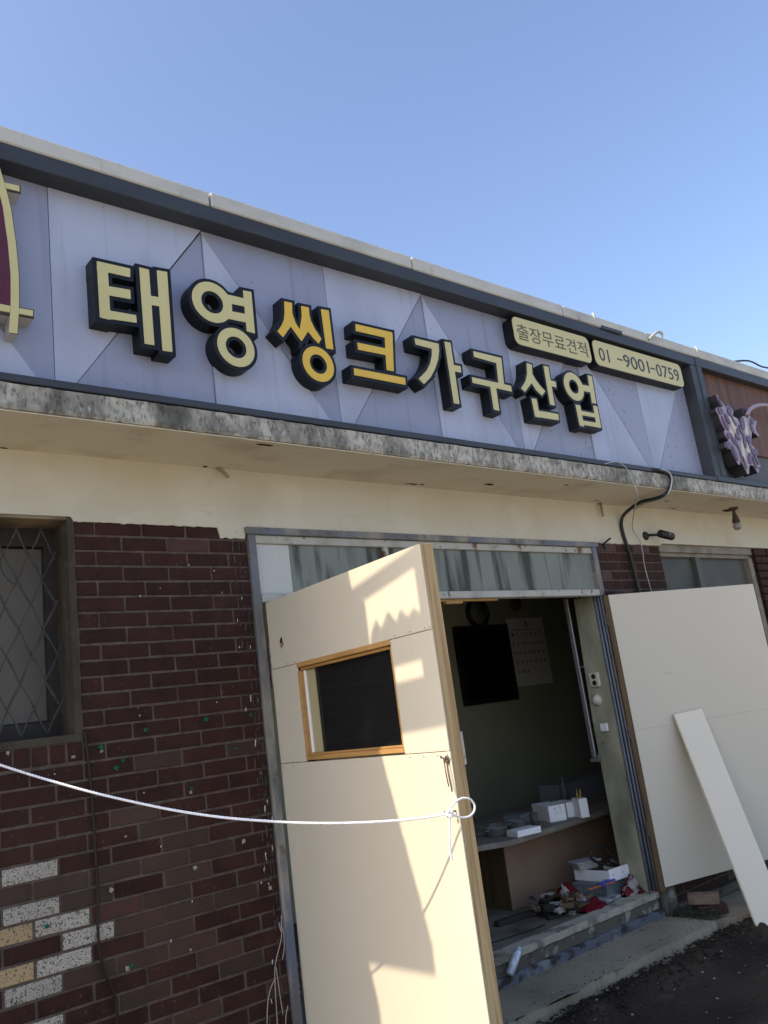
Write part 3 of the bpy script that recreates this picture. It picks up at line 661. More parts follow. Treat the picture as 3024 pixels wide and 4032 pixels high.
for key, (polys, rings) in LET.items():
    allp = np.array([q for P in polys for q in P]+[(c[0]-c[2], c[1]-c[2]) for c in rings]+[(c[0]+c[2], c[1]+c[2]) for c in rings])
    lo, hi = allp.min(0)-.04, allp.max(0)+.04
    X = np.arange(lo[0], hi[0], .0032); Z = np.arange(lo[1], hi[1], .0032)
    D = field(polys, rings, X, Z)
    off = .0175 if key not in ('san', 'eop') else .0145
    body = [simp(l) for l in contours(X, Z, D-off+1e-6)]
    face = [simp(l) for l in contours(X, Z, D+1e-6)]
    lb = extrude_loops('letter', body, -.399, -.319, black_m, sg)
    lb['label'] = desc[key]
    extrude_loops('letter_face', face, -.4022, -.3995, gold_m if key in ('ssing', 'keu') else cream_m, lb)
def rrect(cx0, cx1, z0, z1, r, n=6):
    pts = []
    for (cx_, cz_, a0) in ((cx1-r, z1-r, 0), (cx0+r, z1-r, 90), (cx0+r, z0+r, 180), (cx1-r, z0+r, 270)):
        for i in range(n+1):
            a = math.radians(a0+90*i/n); pts.append((cx_+r*math.cos(a), cz_+r*math.sin(a)))
    return pts
def plate(x0, x1, z0, z1, r):
    bm = bmesh.new(); prism(bm, rrect(x0-.004, x1+.004, z0-.004, z1+.004, r), 'y', -.399, -.319)
    pb = obj('small_plate', bm, black_m, sg)
    bm = bmesh.new(); prism(bm, rrect(x0, x1, z0, z1, r), 'y', -.4022, -.3995); obj('plate_face', bm, cream_m, pb)
    return pb
p1 = plate(3.925, 4.705, 2.143, 2.335, .045)
text_mesh('lettering', '출장무료견적', 3.955, 4.668, 2.180, 2.290, -.4023, ink_m, p1)
p2 = plate(4.748, 5.862, 2.145, 2.335, .045)
for tx, a, b, z0, z1 in (('01', 4.802, 4.918, 2.186, 2.286), ('-', 5.012, 5.078, 2.229, 2.239), ('9001', 5.092, 5.408, 2.186, 2.286), ('-', 5.428, 5.488, 2.229, 2.239), ('0759', 5.503, 5.812, 2.184, 2.284)):
    text_mesh('lettering', tx, a, b, z0, z1, -.4023, inkd_m, p2)
# maroon emblem at the left end: curved cream border with two cross arms
def edgex(z): return float(np.interp(z, [1.60, 1.72, 1.855, 1.995, 2.156, 2.259, 2.342], [.935, .945, .948, .941, .925, .904, .882]))
def epart(pts, dark=True):
    bm = bmesh.new(); prism(bm, pts, 'y', -.397, -.320); return bm
zz = np.linspace(1.605, 2.345, 16)
body_pts = [(XL, 1.676)]+[(XL+.29, 1.676), (.906, 1.605)]+[(edgex(z)+.003, z) for z in zz]+[(XL, 2.345)]
bm = bmesh.new(); prism(bm, body_pts, 'y', -.397, -.320); prism(bm, [(edgex(1.70)+.002, 1.684), (1.000, 1.684), (1.002, 1.724), (edgex(1.72)+.003, 1.722)], 'y', -.3965, -.3205); prism(bm, [(edgex(2.24)+.002, 2.229), (.966, 2.233), (.966, 2.272), (edgex(2.26)+.003, 2.266)], 'y', -.3965, -.3205)
EB = obj('emblem', bm, edgew_m, sg); EB['label'] = 'maroon emblem with cream border cut by the left picture edge'
bm = bmesh.new(); prism(bm, body_pts, 'y', -.4005, -.3972)
prism(bm, [(edgex(1.70)+.0035, 1.684), (1.000, 1.684), (1.002, 1.724), (edgex(1.72)+.0035, 1.722)], 'y', -.4003, -.3970); prism(bm, [(edgex(2.24)+.0035, 2.229), (.966, 2.233), (.966, 2.272), (edgex(2.26)+.0035, 2.266)], 'y', -.4003, -.3970)
obj('emblem_edge', bm, mat('dark_brown_edge', (.045, .032, .025), rough=.6), EB)
bm = bmesh.new()
prism(bm, [(edgex(z)-.032, z) for z in zz]+[(edgex(z)-.001, z) for z in zz[::-1]], 'y', -.4050, -.4008)
prism(bm, [(XL, 1.690), (edgex(1.69)-.033, 1.690), (edgex(1.72)-.033, 1.718), (XL, 1.718)], 'y', -.4050, -.4008)
prism(bm, [(edgex(1.69), 1.692), (.995, 1.692), (.996, 1.718), (edgex(1.718), 1.716)], 'y', -.4050, -.4008)
prism(bm, [(edgex(2.235), 2.237), (.960, 2.240), (.960, 2.266), (edgex(2.262), 2.262)], 'y', -.4050, -.4008)
obj('emblem_border', bm, cream_m, EB)
bm = bmesh.new(); prism(bm, [(XL, 1.7185)]+[(edgex(z)-.0325, z) for z in np.linspace(1.7185, 2.34, 14)]+[(XL, 2.34)], 'y', -.4030, -.4008)
obj('emblem_field', bm, maroon_m, EB)

# second sign to the right: brown cladding, grey field, flower emblem
s2 = empty('shop_sign', (8, -.35, 1.4))
tag(s2, 'neighbouring brown clad shop sign with purple flower emblem at its left end', 'sign')
obj('frame_top', B1(6.0765, 12.4, -.425, -.25, 2.358, 2.4365, ch=.003), frame_m, s2)
obj('frame_bottom', B1(6.001, 12.4, -.425, -.25, 1.3975, 1.44, ch=.003), frame_m, s2)
obj('frame_side', B1(6.0765, 6.145, -.425, -.25, 1.4405, 2.3575, ch=.003), frame_m, s2)
obj('grey_field', B1(6.145, 12.4, -.345, -.25, 1.44, 2.3575), mat('dark_grey_sheet', (.085, .09, .09), [((.06, .062, .062), 3, .45, .7, I3, 4, .6)], .6), s2)
x = 6.148; k = 0
while x < 10:
    wd = .118
    zb2 = 1.70+.25*math.exp(-((x-6.0)/.35)**2) if x < 6.5 else 1.705
    if x < 8.0: obj('cladding_board', B1(x+.001, x+wd-.001, -.362, -.346, zb2, 2.3570, ch=.0015), brown_m, s2)
    x += wd
bm = bmesh.new(); box(bm, 8.01, 12.3, -.362, -.346, 1.71, 2.357); tag(obj('far_cladding', bm, brown_m, s2), kind='stuff')
FO = [(6.149, 2.105), (6.20, 2.055), (6.25, 2.008), (6.29, 2.03), (6.329, 2.033), (6.36, 1.99), (6.33, 1.945), (6.403, 1.932), (6.414, 1.89), (6.44, 1.93), (6.472, 1.951), (6.50, 1.966), (6.531, 1.97), (6.575, 1.955), (6.619, 1.985), (6.66, 1.955), (6.719, 1.95), (6.70, 1.92), (6.675, 1.90), (6.67, 1.86), (6.705, 1.815), (6.68, 1.815), (6.603, 1.859), (6.57, 1.81), (6.549, 1.766), (6.522, 1.731), (6.571, 1.702), (6.598, 1.662), (6.565, 1.625), (6.595, 1.548), (6.570, 1.535), (6.545, 1.545), (6.545, 1.50), (6.520, 1.485), (6.48, 1.54), (6.43, 1.545), (6.40, 1.53), (6.37, 1.47), (6.345, 1.46), (6.31, 1.53), (6.28, 1.575), (6.255, 1.53), (6.23, 1.535), (6.19, 1.60), (6.173, 1.655), (6.13, 1.645), (6.098, 1.66), (6.105, 1.70), (6.174, 1.724), (6.138, 1.752), (6.133, 1.79), (6.155, 1.81), (6.126, 1.854), (6.11, 1.90), (6.105, 1.925), (6.084, 1.953), (6.09, 1.98), (6.128, 1.995), (6.185, 2.00), (6.155, 2.06)]
FO = [(x+.02, z) for x, z in FO]
bm = bmesh.new(); prism(bm, FO, 'y', -.478, -.368); FB = obj('flower_emblem', bm, inner_m, s2)
bm = bmesh.new(); prism(bm, FO, 'y', -.483, -.4785); obj('flower_plate', bm, lilac_m, FB)
def petal(cx, cz, ang, ln, wd, m, y=-.4875, nm='petal'):
    if nm == 'petal': ln *= 1.1; wd *= 1.3
    else: wd *= 1.25
    a = math.radians(ang); k = 12; pts = []
    for i in range(k):
        t = 2*math.pi*i/k; u = ln/2*math.cos(t); v = wd/2*math.sin(t)*(1-.25*math.cos(t))
        pts.append((cx+.02+u*math.cos(a)-v*math.sin(a), cz+u*math.sin(a)+v*math.cos(a)))
    bm = bmesh.new(); prism(bm, pts, 'y', y, y+.004); return obj(nm, bm, m, FB)
for q in ((6.30, 1.86, 118, .17, .055), (6.24, 1.80, 125, .10, .04), (6.50, 1.87, 80, .15, .05), (6.45, 1.69, 95, .11, .05), (6.36, 1.66, 80, .20, .035), (6.34, 1.92, 130, .06, .03)): petal(*q, flowercream_m, -.4855, 'flower_field')
for j, q in enumerate(((6.145, 1.962, -5, .075, .048), (6.29, 1.985, 60, .085, .045), (6.22, 1.905, 120, .09, .030), (6.32, 1.905, 120, .09, .030), (6.17, 1.862, 118, .12, .035), (6.455, 1.895, 65, .11, .048), (6.40, 1.835, 110, .08, .03), (6.34, 1.815, 75, .06, .03), (6.19, 1.765, 15, .075, .035), (6.235, 1.74, 118, .10, .03), (6.32, 1.765, -30, .07, .035), (6.50, 1.765, 35, .075, .05), (6.42, 1.745, 80, .12, .032), (6.14, 1.68, 15, .075, .045), (6.21, 1.62, 105, .12, .035), (6.28, 1.70, 115, .11, .022), (6.50, 1.68, 120, .12, .03), (6.555, 1.665, 30, .07, .045), (6.44, 1.60, 70, .10, .04), (6.50, 1.57, 100, .10, .025), (6.63, 1.94, 40, .06, .04), (6.60, 1.87, 110, .09, .03), (6.17, 2.04, 120, .08, .020), (6.33, 1.55, 95, .10, .018), (6.54, 1.60, 115, .09, .022), (6.30, 1.63, 100, .12, .016))):
    petal(*q, purple_m, -.490-.0012*(j % 3))
bm = bmesh.new(); tube(bm, smooth_path([(6.62, -.47, 1.99), (6.68, -.47, 2.04), (6.76, -.47, 2.08), (6.90, -.47, 2.12), (7.1, -.47, 2.135), (7.5, -.47, 2.10)], 6), .017, 8)
obj('curved_stroke', bm, lilac_m, s2)
obj('stroke_mount', B1(6.60, 6.68, -.455, -.362, 1.955, 2.06, ch=.003), inner_m, s2)

# added unseen shadow mask, gaps cut to shape the sun patches on the door
tf = empty('shadow_mask', (.1, -.5, 1.39))
tag(tf, 'added unseen frame of sheet pieces at the far left, gaps shaped to cast the door sun patches', 'shadow caster')
TX = .10
def cw(u, z): return (-u+(2.118-TX)*.20, z+(2.118-TX)*.80)
pcs = [[(.50, -.035), (.832, -.035), (.832, .462), (.753, .532), (.735, .66), (.50, .66)],
       [(.753, .532), (.832, .468), (1.177, .513), (1.32, .54), (1.32, .66), (1.18, .588)],
       [(1.178, -.02), (1.32, -.02), (1.32, .54), (1.178, .513)],
       [(.832, .174), (1.178, .176), (1.178, .34), (1.142, .368), (1.10, .344), (1.06, .38), (1.025, .34), (.98, .39), (.923, .335), (.895, .375), (.85, .33), (.838, .29)],
       [(.832, .114), (.972, .114), (.972, .174), (.832, .174)], [(1.146, .114), (1.178, .114), (1.178, .174), (1.146, .174)],
       [(.832, -.035), (1.178, -.02), (1.178, .114), (.832, .114)]]
for P in pcs:
    bm = bmesh.new(); prism(bm, [cw(*q) for q in P], 'x', TX, TX+.004); obj('mask_sheet', bm, tank_m, tf)
y0, z0 = cw(.50, .66); y1, z1 = cw(1.32, -.035)
bm = bmesh.new(); box(bm, TX-.01, TX+.02, y0-.02, y0+.01, 1.39, z0+.02); box(bm, TX-.01, TX+.02, y1-.01, y1+.02, z1-.02, z0+.02); box(bm, TX-.01, TX+.02, y1, y0, z0, z0+.03); box(bm, TX-.01, TX+.02, y1, y0, z1-.03, z1)
obj('mask_frame', bm, frame_m, tf)

# ================================================================== DOORS
def rootrot(name, x, y, ang, label):
    e = empty(name, (x, y, 0)); e.rotation_euler = (0, 0, ang); e.parent = bld
    e.location = Vector((x, y, ZO))-Vector(bld.location); e['label'] = label; return e
def loc(name, bm, m, root): return obj(name, bm, m, root, False)
door = rootrot('wooden_door', 2.165, 0, math.atan2(-.9986, -.053), 'beige laminate door leaf standing open with a small dark window and raw pine edge')
DT, DB, DW = .607, -1.265, 1.226
WU0, WU1, WZ0, WZ1 = .250, .968, -.137, .287
ps = .0012
loc('door_panel', B1(.015, DW, 0, .006, WZ1+ps, DT, ch=.001), board_m, door)
loc('door_panel', B1(.012, WU0, 0, .006, WZ0-.0055, WZ1-ps, ch=.001), board_m, door)
loc('door_panel', B1(WU1, DW+.002, 0, .006, WZ0-.006, WZ1-ps, ch=.001), board_m, door)
loc('door_panel', B1(.010, DW+.004, .0004, .006, DB, WZ0-.0082, ch=.001), board_m, door)
loc('door_core', box(box(box(box(bmesh.new(), .02, WU0-.02, .007, .055, DB+.01, DT-.004), WU1+.02, 1.185, .007, .055, DB+.01, DT-.004), WU0-.02, WU1+.02, .007, .055, WZ1+.02, DT-.004), WU0-.02, WU1+.02, .007, .055, DB+.01, WZ0-.02), oldwood_m, door)
loc('edge_beam', B1(1.186, 1.2275, .0065, .064, DB, DT+.002, ch=.002), wood_m, door)
loc('door_panel', B1(.02, 1.22, .056, .060, DB, DT-.01), board2_m, door)
# glazing frame: pine lining, bead, glass
loc('window_lining', B1(WU0, WU1, -.004, .050, WZ1-.020, WZ1+.001, ch=.002), woodx_m, door)
loc('window_bead', B1(WU0+.004, WU1-.004, .012, .030, WZ1-.034, WZ1-.0205, ch=.002), woodx_m, door)
loc('window_lining', B1(WU0, WU1, -.004, .050, WZ0-.001, WZ0+.018, ch=.002), woodx_m, door)
loc('window_bead', B1(WU0+.004, WU1-.004, .008, .030, WZ0+.0185, WZ0+.027, ch=.002), woodx_m, door)
loc('window_lining', B1(WU0, WU0+.018, -.003, .050, WZ0+.0185, WZ1-.0345, ch=.002), woodx_m, door)
loc('window_lining', B1(WU1-.008, WU1, -.001, .050, WZ0+.0185, WZ1-.0345, ch=.001), woodx_m, door)
loc('window_bead', B1(WU0+.0185, WU0+.032, .018, .030, WZ0+.028, WZ1-.035, ch=.002), wbox_m, door)
loc('window_bead', B1(WU0+.0325, WU0+.098, .026, .034, WZ0+.028, WZ1-.035, ch=.001), mat('pale_green_bead', (.36, .33, .18), rough=.7), door)
loc('glass_pane', B1(WU0+.03, WU1-.008, .036, .040, WZ0+.02, WZ1-.02), dglass_m, door)
# nails along seams
bm = bmesh.new()
for u in (.03, .16, .23, 1.0, 1.1, 1.19, 1.215): lathe(bm, [(0, -.0012), (.0022, -.0010), (.0026, 0)], (u, 0, WZ1+.010), 8, 'y')
for u in (.03, .12, 1.0, 1.08, 1.16, 1.215): lathe(bm, [(0, -.0012), (.0022, -.0010), (.0026, 0)], (u, 0, WZ0-.020), 8, 'y')
loc('nail_heads', bm, darkfr_m, door)['kind'] = 'stuff'
bm = bmesh.new()
prism(bm, [(.118, .405), (.128, .420), (.140, .424), (.142, .40), (.150, .385), (.139, .392), (.130, .398), (.124, .372)], 'y', -.0016, -.0004); loc('torn_hole', bm, MATS['dark_hole'], door)
bm = bmesh.new(); prism(bm, [(.126, .396), (.133, .400), (.144, .382), (.134, .376)], 'y', -.0045, -.0020); loc('torn_flap', bm, wood_m, door)
# hinges
for z0, z1 in ((.205, .415), (-1.12, -.99)):
    bm = bmesh.new(); n_ = 6
    for i in range(n_):
        a = z0+(z1-z0)*i/n_; lathe(bm, [(.0, a+.001), (.008, a+.0015), (.008, a+(z1-z0)/n_-.0025), (0, a+(z1-z0)/n_-.002)], (-.012, -.004, 0), 12)
    box(bm, -.045, -.018, -.004, 0, z0+.004, z1-.004, ch=.0008); box(bm, -.006, .016, -.0035, 0, z0+.004, z1-.004, ch=.0008)
    loc('hinge', bm, mat('hinge_steel', (.30, .27, .23), [((.12, .07, .04), 40, .5, .65, I3, 4, .7)], .45, metal=.7), door)
# wire scraps and screw on the door face, metal keeper on the free edge
bm = bmesh.new()
tube(bm, [(1.205, -.012, -.165), (1.209, -.014, -.22), (1.214, -.014, -.262)], .0022, 6); tube(bm, [(1.216, -.010, -.16), (1.221, -.014, -.22), (1.226, -.012, -.280)], .0022, 6)
tube(bm, smooth_path([(1.19, -.01, -.165), (1.20, -.02, -.158), (1.213, -.012, -.172), (1.222, -.016, -.160), (1.228, -.006, -.166)], 4), .0028, 6)
lathe(bm, [(0, -.012), (.008, -.011), (.010, -.004), (.006, 0)], (1.214, 0, -.176), 10, 'y')
loc('latch_wire', bm, mat('rusty_wire', (.13, .10, .08), rough=.7, metal=.3), door)
bm = bmesh.new(); tube(bm, [(1.216, 0, -.345), (1.214, -.045, -.343)], .0028, 8); lathe(bm, [(0, -.048), (.007, -.047), (.007, -.044), (0, -.043)], (1.214, 0, -.343), 10, 'y')
loc('nail', bm, MATS['rusty_wire'], door)
loc('keeper_plate', B1(1.15, 1.215, .066, .085, -.20, -.085, ch=.002), rust_m, door)

leaf = rootrot('wooden_door', 4.872, -.046, math.atan2(-.352, 1.33), 'wide off-white door leaf folded back against the wall right of the doorway')
LWd = 1.378
loc('door_panel', B1(0, LWd, 0, .004, -.30, .607, ch=.0008), board2_m, leaf)
loc('door_panel', B1(0, LWd, .0002, .0042, -1.268, -.3006, ch=.0008), board2_m, leaf)
loc('edge_beam', B1(-.040, .012, .0048, .052, -1.29, .606, ch=.002), oldwood_m, leaf)
loc('door_core', B1(.0125, LWd-.01, .0048, .046, -1.262, .600), oldwood_m, leaf)
for z in (.40, -.35, -.95):
    bm = bmesh.new()
    for i in range(4): lathe(bm, [(0, z+.02*i), (.007, z+.02*i+.001), (.007, z+.02*i+.018), (0, z+.02*i+.019)], (-.052, .0, 0), 10)
    loc('hinge', bm, MATS['rusty_wire'], leaf)

# narrow plank leaning on the right leaf
TL_, TR_, BL_ = Vector((5.19, -.158, -.236)), Vector((5.435, -.222, -.226)), Vector((5.03, -.53, -1.548))
ax = (TR_-TL_).normalized(); az = (TL_-BL_).normalized(); ay = ax.cross(az).normalized(); az = ay.cross(ax).normalized() if False else az
bm = bmesh.new(); W_ = (TR_-TL_)
vs = [BL_, BL_+W_, TL_+W_, TL_]; nrm = W_.cross(TL_-BL_).normalized()*.016
if nrm.y < 0: nrm = -nrm
Fv = [bm.verts.new(v) for v in vs]; Kv = [bm.verts.new(v+nrm) for v in vs]
bm.faces.new(Fv); bm.faces.new(Kv[::-1])
for i in range(4): bm.faces.new((Fv[i], Kv[i], Kv[(i+1) % 4], Fv[(i+1) % 4]))
bmesh.ops.bevel(bm, geom=bm.edges[:], offset=.001, segments=1, affect='EDGES')
tag(obj('plank', bm, plank_m), 'narrow pale plank leaning against the right door leaf', 'plank')

# ================================================================== ROPE
def twisted(path, r, pitch, phase=0, n=6):
    P = [Vector(p) for p in path]
    L = [0]
    for a, b in zip(P, P[1:]): L.append(L[-1]+(b-a).length)
    N = max(8, int(L[-1]/pitch*8)); bm = bmesh.new(); j = 0; ctr = []
    for i in range(N+1):
        s = L[-1]*i/N
        while j < len(L)-2 and L[j+1] < s: j += 1
        t = (s-L[j])/max(L[j+1]-L[j], 1e-9); ctr.append(P[j].lerp(P[j+1], t))
    for st in range(3):
        pts = []; prev = None
        for i, c in enumerate(ctr):
            t = (ctr[min(i+1, N)]-ctr[max(i-1, 0)]).normalized()
            a = (t.orthogonal() if prev is None else prev-t*prev.dot(t)).normalized(); prev = a; b = t.cross(a)
            th = 2*math.pi*(i/8+st/3)+phase; pts.append(c+r*(math.cos(th)*a+math.sin(th)*b))
        tube(bm, pts, r*1.05, n)
    return bm
rp = [(.60, .078, .215), (.72, -.085, .120), (.80, -.150, .070), (.885, -.222, .016), (.955, -.283, -.025), (1.025, -.343, -.064), (1.12, -.424, -.114), (1.225, -.516, -.164), (1.35, -.623, -.218), (1.482, -.737, -.264), (1.623, -.858, -.301), (1.698, -.923, -.317), (1.81, -1.019, -.335), (1.935, -1.127, -.347), (2.008, -1.19, -.348), (2.043, -1.232, -.344)]
rope = empty('rope', (1.4, -.7, -.4)); tag(rope, 'white twisted rope sagging from the window grille to the open door edge', 'rope')
obj('rope_line', twisted(smooth_path(rp, 6), .0024, .034), rope_m, rope)
ky = -1.262
lp = [(2.035, -1.245, -.347), (2.028, ky, -.330), (2.058, ky, -.311), (2.095, ky, -.303), (2.128, ky-.002, -.311), (2.148, ky, -.335), (2.138, ky, -.356), (2.112, ky, -.366), (2.078, ky, -.363), (2.052, -1.255, -.352), (2.035, -1.245, -.344)]
obj('rope_loop', twisted(smooth_path(lp, 6), .0020, .018), rope_m, rope)
kn = [(2.040+.010*math.cos(t)*(1+.2*math.sin(3*t)), -1.248+.010*math.sin(t), -.345+.009*math.sin(2.3*t)) for t in np.linspace(0, 15, 40)]
obj('rope_knot', twisted(kn, .0022, .016), rope_m, rope)
ed = [(2.050, -1.242, -.350), (2.040, -1.243, -.365), (2.033, -1.242, -.395), (2.030, -1.238, -.43), (2.030, -1.235, -.465), (2.036, -1.232, -.492)]
obj('rope_end', twisted(smooth_path(ed, 6), .0022, .018), rope_m, rope)

# ================================================================== WALL LITTER, CABLES, LAMP, CAMERA
bm = bmesh.new()
tube(bm, smooth_path([(1.262, -.006, .10), (1.268, -.010, .083), (1.278, -.012, -.075), (1.283, -.012, -.19), (1.285, -.014, -.349), (1.286, -.012, -.517), (1.280, -.014, -.629), (1.285, -.016, -.735), (1.307, -.016, -.821), (1.331, -.014, -.883), (1.337, -.014, -.964), (1.33, -.014, -1.10), (1.34, -.03, -1.40)], 6), .0058, 7)
tag(obj('cable', bm, brcable_m), 'thin dark brown cable hanging down the brick wall under the window corner', 'cable')
def scrap(name, x, z, s, m, label, group, cat, y=-.004, seed=0):
    r_ = random.Random(seed+int(x*1000)); bm = bmesh.new(); k = 4; a0 = r_.uniform(0, 6)
    pts = [(x+s*(.65+.75*r_.random())*math.cos(a0+2*math.pi*i/k), z+s*(.65+.75*r_.random())*math.sin(a0+2*math.pi*i/k)) for i in range(k)]
    c = bm.verts.new((x, y-.003, z)); R = [bm.verts.new((u, y+r_.uniform(-.004, .002), v)) for u, v in pts]
    for i in range(k): bm.faces.new((c, R[i], R[(i+1) % k]))
    bmesh.ops.solidify(bm, geom=bm.faces[:], thickness=.0008)
    return tag(obj(name, bm, m), label, cat, group)
for x, z in ((1.333, .034), (1.418, -.029), (1.392, -.054), (1.940, -.047), (1.713, -.185), (1.095, -.581), (1.407, -.803), (1.524, .082), (1.806, .096), (2.035, .093)):
    scrap('tape_scrap', x, z, .011, green_tape_m, 'small torn scrap of green tape stuck to the dark brick wall', 'green tape scraps on the brick wall', 'tape scrap')
for x, z, s in ((.972, .056, .008), (1.219, .009, .009), (1.414, -.325, .006), (1.341, -.512, .012), (1.702, -.501, .012), (1.94, -.442, .012), (2.05, -.658, .012), (1.39, -.805, .010), (1.657, -.807, .007), (1.143, -.045, .005), (1.333, .018, .008), (1.708, -.200, .010), (1.5, -.17, .004)):
    scrap('paper_scrap', x, z, s, paper_m, 'tiny torn scrap of white paper stuck to the dark brick wall', 'white paper scraps on the brick wall', 'paper scrap', seed=5)
# cement smears and scratches at the wall end beside the door frame
bm = bmesh.new(); r_ = random.Random(2)
for x, a, b in ((2.022, .92, .40), (2.052, .92, -.2), (2.078, .90, -.9), (2.062, .10, -1.35), (2.035, -.1, -.55)):
    z = a
    while z > b:
        l = r_.uniform(.01, .06); wv_ = r_.uniform(.0015, .005)
        xx = x+r_.uniform(-.004, .004); prism(bm, [(xx, z), (xx+wv_, z-.004), (xx+wv_*.7, z-l), (xx-wv_*.3, z-l+.005)], 'y', -.0035, .004)
        z -= l+r_.uniform(.003, .06)
tag(obj('cement_smears', bm, mat('grey_cement_smear', (.085, .08, .07), [((.05, .048, .042), 20, .4, .6, I3, 4, .8)], .95), bld), kind='stuff')
bm = bmesh.new()
for i in range(34):
    x = r_.uniform(2.0, 2.10) if i < 22 else r_.uniform(1.3, 2.0); z = r_.uniform(-1.1, .9); l = r_.uniform(.004, .03)*(1 if i < 22 else .3)
    prism(bm, [(x, z), (x+.0016, z+.001), (x+r_.uniform(-.004, .004), z-l)], 'y', -.0045, .003)
tag(obj('paint_flecks', bm, mat('white_fleck', (.6, .6, .57), rough=.7), bld), kind='stuff')
# dry plant stems by the wall end
bm = bmesh.new()
for P in ([(2.085, -.02, -.775), (2.07, -.03, -.86), (2.030, -.03, -.95), (2.018, -.03, -1.02), (2.012, -.03, -1.15), (2.0, -.03, -1.43)], [(2.088, -.02, -.83), (2.086, -.02, -.90), (2.07, -.02, -.95)],
          [(2.022, -.03, -1.01), (1.985, -.03, -1.06), (1.962, -.03, -1.17), (1.95, -.03, -1.43)], [(2.03, -.03, -.97), (2.036, -.03, -1.08), (2.042, -.03, -1.16)], [(2.07, -.03, -1.13), (2.05, -.03, -1.20), (2.04, -.03, -1.43)], [(2.082, -.02, -.80), (2.07, -.03, -.84), (2.065, -.03, -.80)]):
    tube(bm, smooth_path(P, 4), .0022, 5)
tag(obj('dry_stems', bm, mat('dry_stem', (.36, .32, .27), rough=.9)), 'thin pale dry plant stems climbing the brick wall beside the door post', 'dry plant')

bm = bmesh.new()
tube(bm, smooth_path([(5.08, -.36, 1.405), (5.14, -.42, 1.412), (5.205, -.447, 1.398), (5.272, -.455, 1.372), (5.290, -.452, 1.335), (5.262, -.44, 1.275), (5.22, -.40, 1.235), (5.225, -.32, 1.235), (5.26, -.22, 1.25), (5.28, -.12, 1.24), (5.245, -.045, 1.19), (5.232, -.022, 1.13), (5.232, -.020, 1.06), (5.245, -.020, .99), (5.262, -.020, .90), (5.275, -.020, .78), (5.287, -.020, .60), (5.31, -.020, .40)], 8), .0125, 9)
tag(obj('cable', bm, cable_m), 'thick black cable looping from the canopy edge down over the right brick pier', 'cable')
bm = bmesh.new()
tube(bm, smooth_path([(5.10, -.38, 1.402), (5.17, -.44, 1.408), (5.24, -.462, 1.398), (5.272, -.468, 1.36), (5.262, -.46, 1.30), (5.24, -.43, 1.24), (5.235, -.33, 1.222), (5.275, -.22, 1.235), (5.30, -.13, 1.225), (5.30, -.10, 1.22)], 8), .006, 7)
tag(obj('cable', bm, wire_m), 'short grey cable lying alongside the black cable at the canopy edge', 'cable')
bm = bmesh.new()
tube(bm, smooth_path([(4.56, -.40, 1.402), (4.63, -.45, 1.412), (4.69, -.46, 1.410), (4.76, -.46, 1.37), (4.80, -.46, 1.28), (4.83, -.455, 1.20), (5.0, -.30, 1.15), (5.30, -.06, 1.09), (5.405, -.03, 1.02), (5.42, -.028, .93), (5.41, -.026, .82), (5.43, -.026, .6), (5.43, -.026, .4)], 8), .0035, 6)
tag(obj('wire', bm, wire_m), 'thin translucent grey wire hanging from the sign bottom over the right pier', 'wire')
# small things on the roof edge
bm = bmesh.new(); tube(bm, smooth_path([(5.44, -.43, 2.455), (5.50, -.45, 2.50), (5.60, -.44, 2.545), (5.70, -.40, 2.55), (5.78, -.30, 2.52)], 5), .012, 6)
tag(obj('roof_cable', bm, cap_m), 'grey cable bent over the roof edge above the phone number plate', 'cable')
bm = bmesh.new(); tube(bm, smooth_path([(6.6, -.2, 2.52), (6.9, -.43, 2.545), (7.2, -.44, 2.535), (7.6, -.44, 2.55), (8.4, -.30, 2.52)], 5), .008, 6)
tag(obj('roof_cable', bm, cable_m), 'black cable running along the roof edge at the far right', 'cable')
for x in (4.79, 6.13):
    bm = bmesh.new(); box(bm, x, x+.011, -.434, -.424, 2.445, 2.528, ch=.001); lathe(bm, [(0, 2.522), (.008, 2.524), (.008, 2.532), (0, 2.534)], (x+.006, -.424, 0), 8)
    tag(obj('roof_bracket', bm, cap_m), ('small bright bracket on the roof edge above the two plates' if x < 5 else 'small bright bracket on the roof edge above the sign divider'), 'bracket')
tag(obj('flashing_scrap', B1(4.86, 5.10, -.434, -.424, 2.425, 2.452, ch=.002), frame_m), 'dark loose strip of flashing on the sign top edge', 'flashing')

# bare bulb on the soffit
lb = empty('ceiling_lamp', (6.57, -.20, 1.09)); tag(lb, 'unlit bare bulb in a dark holder under the canopy at right', 'lamp')
bm = bmesh.new(); lathe(bm, [(0, 1.277), (.040, 1.277), (.040, 1.266), (.026, 1.256), (.012, 1.25), (.015, 1.225), (.022, 1.20), (.030, 1.17), (.032, 1.155), (0, 1.15)], (6.57, -.20, 0), 18)
obj('lamp_holder', bm, mat('grimy_lamp_holder', (.055, .042, .032), rough=.7), lb)
bm = bmesh.new(); lathe(bm, [(0, 1.152), (.022, 1.152), (.034, 1.135), (.035, 1.118), (.026, 1.100), (.012, 1.092), (0, 1.090)], (6.57, -.20, 0), 18)
obj('bulb', bm, mat('dusty_bulb_glass', (.25, .24, .21), rough=.25), lb)
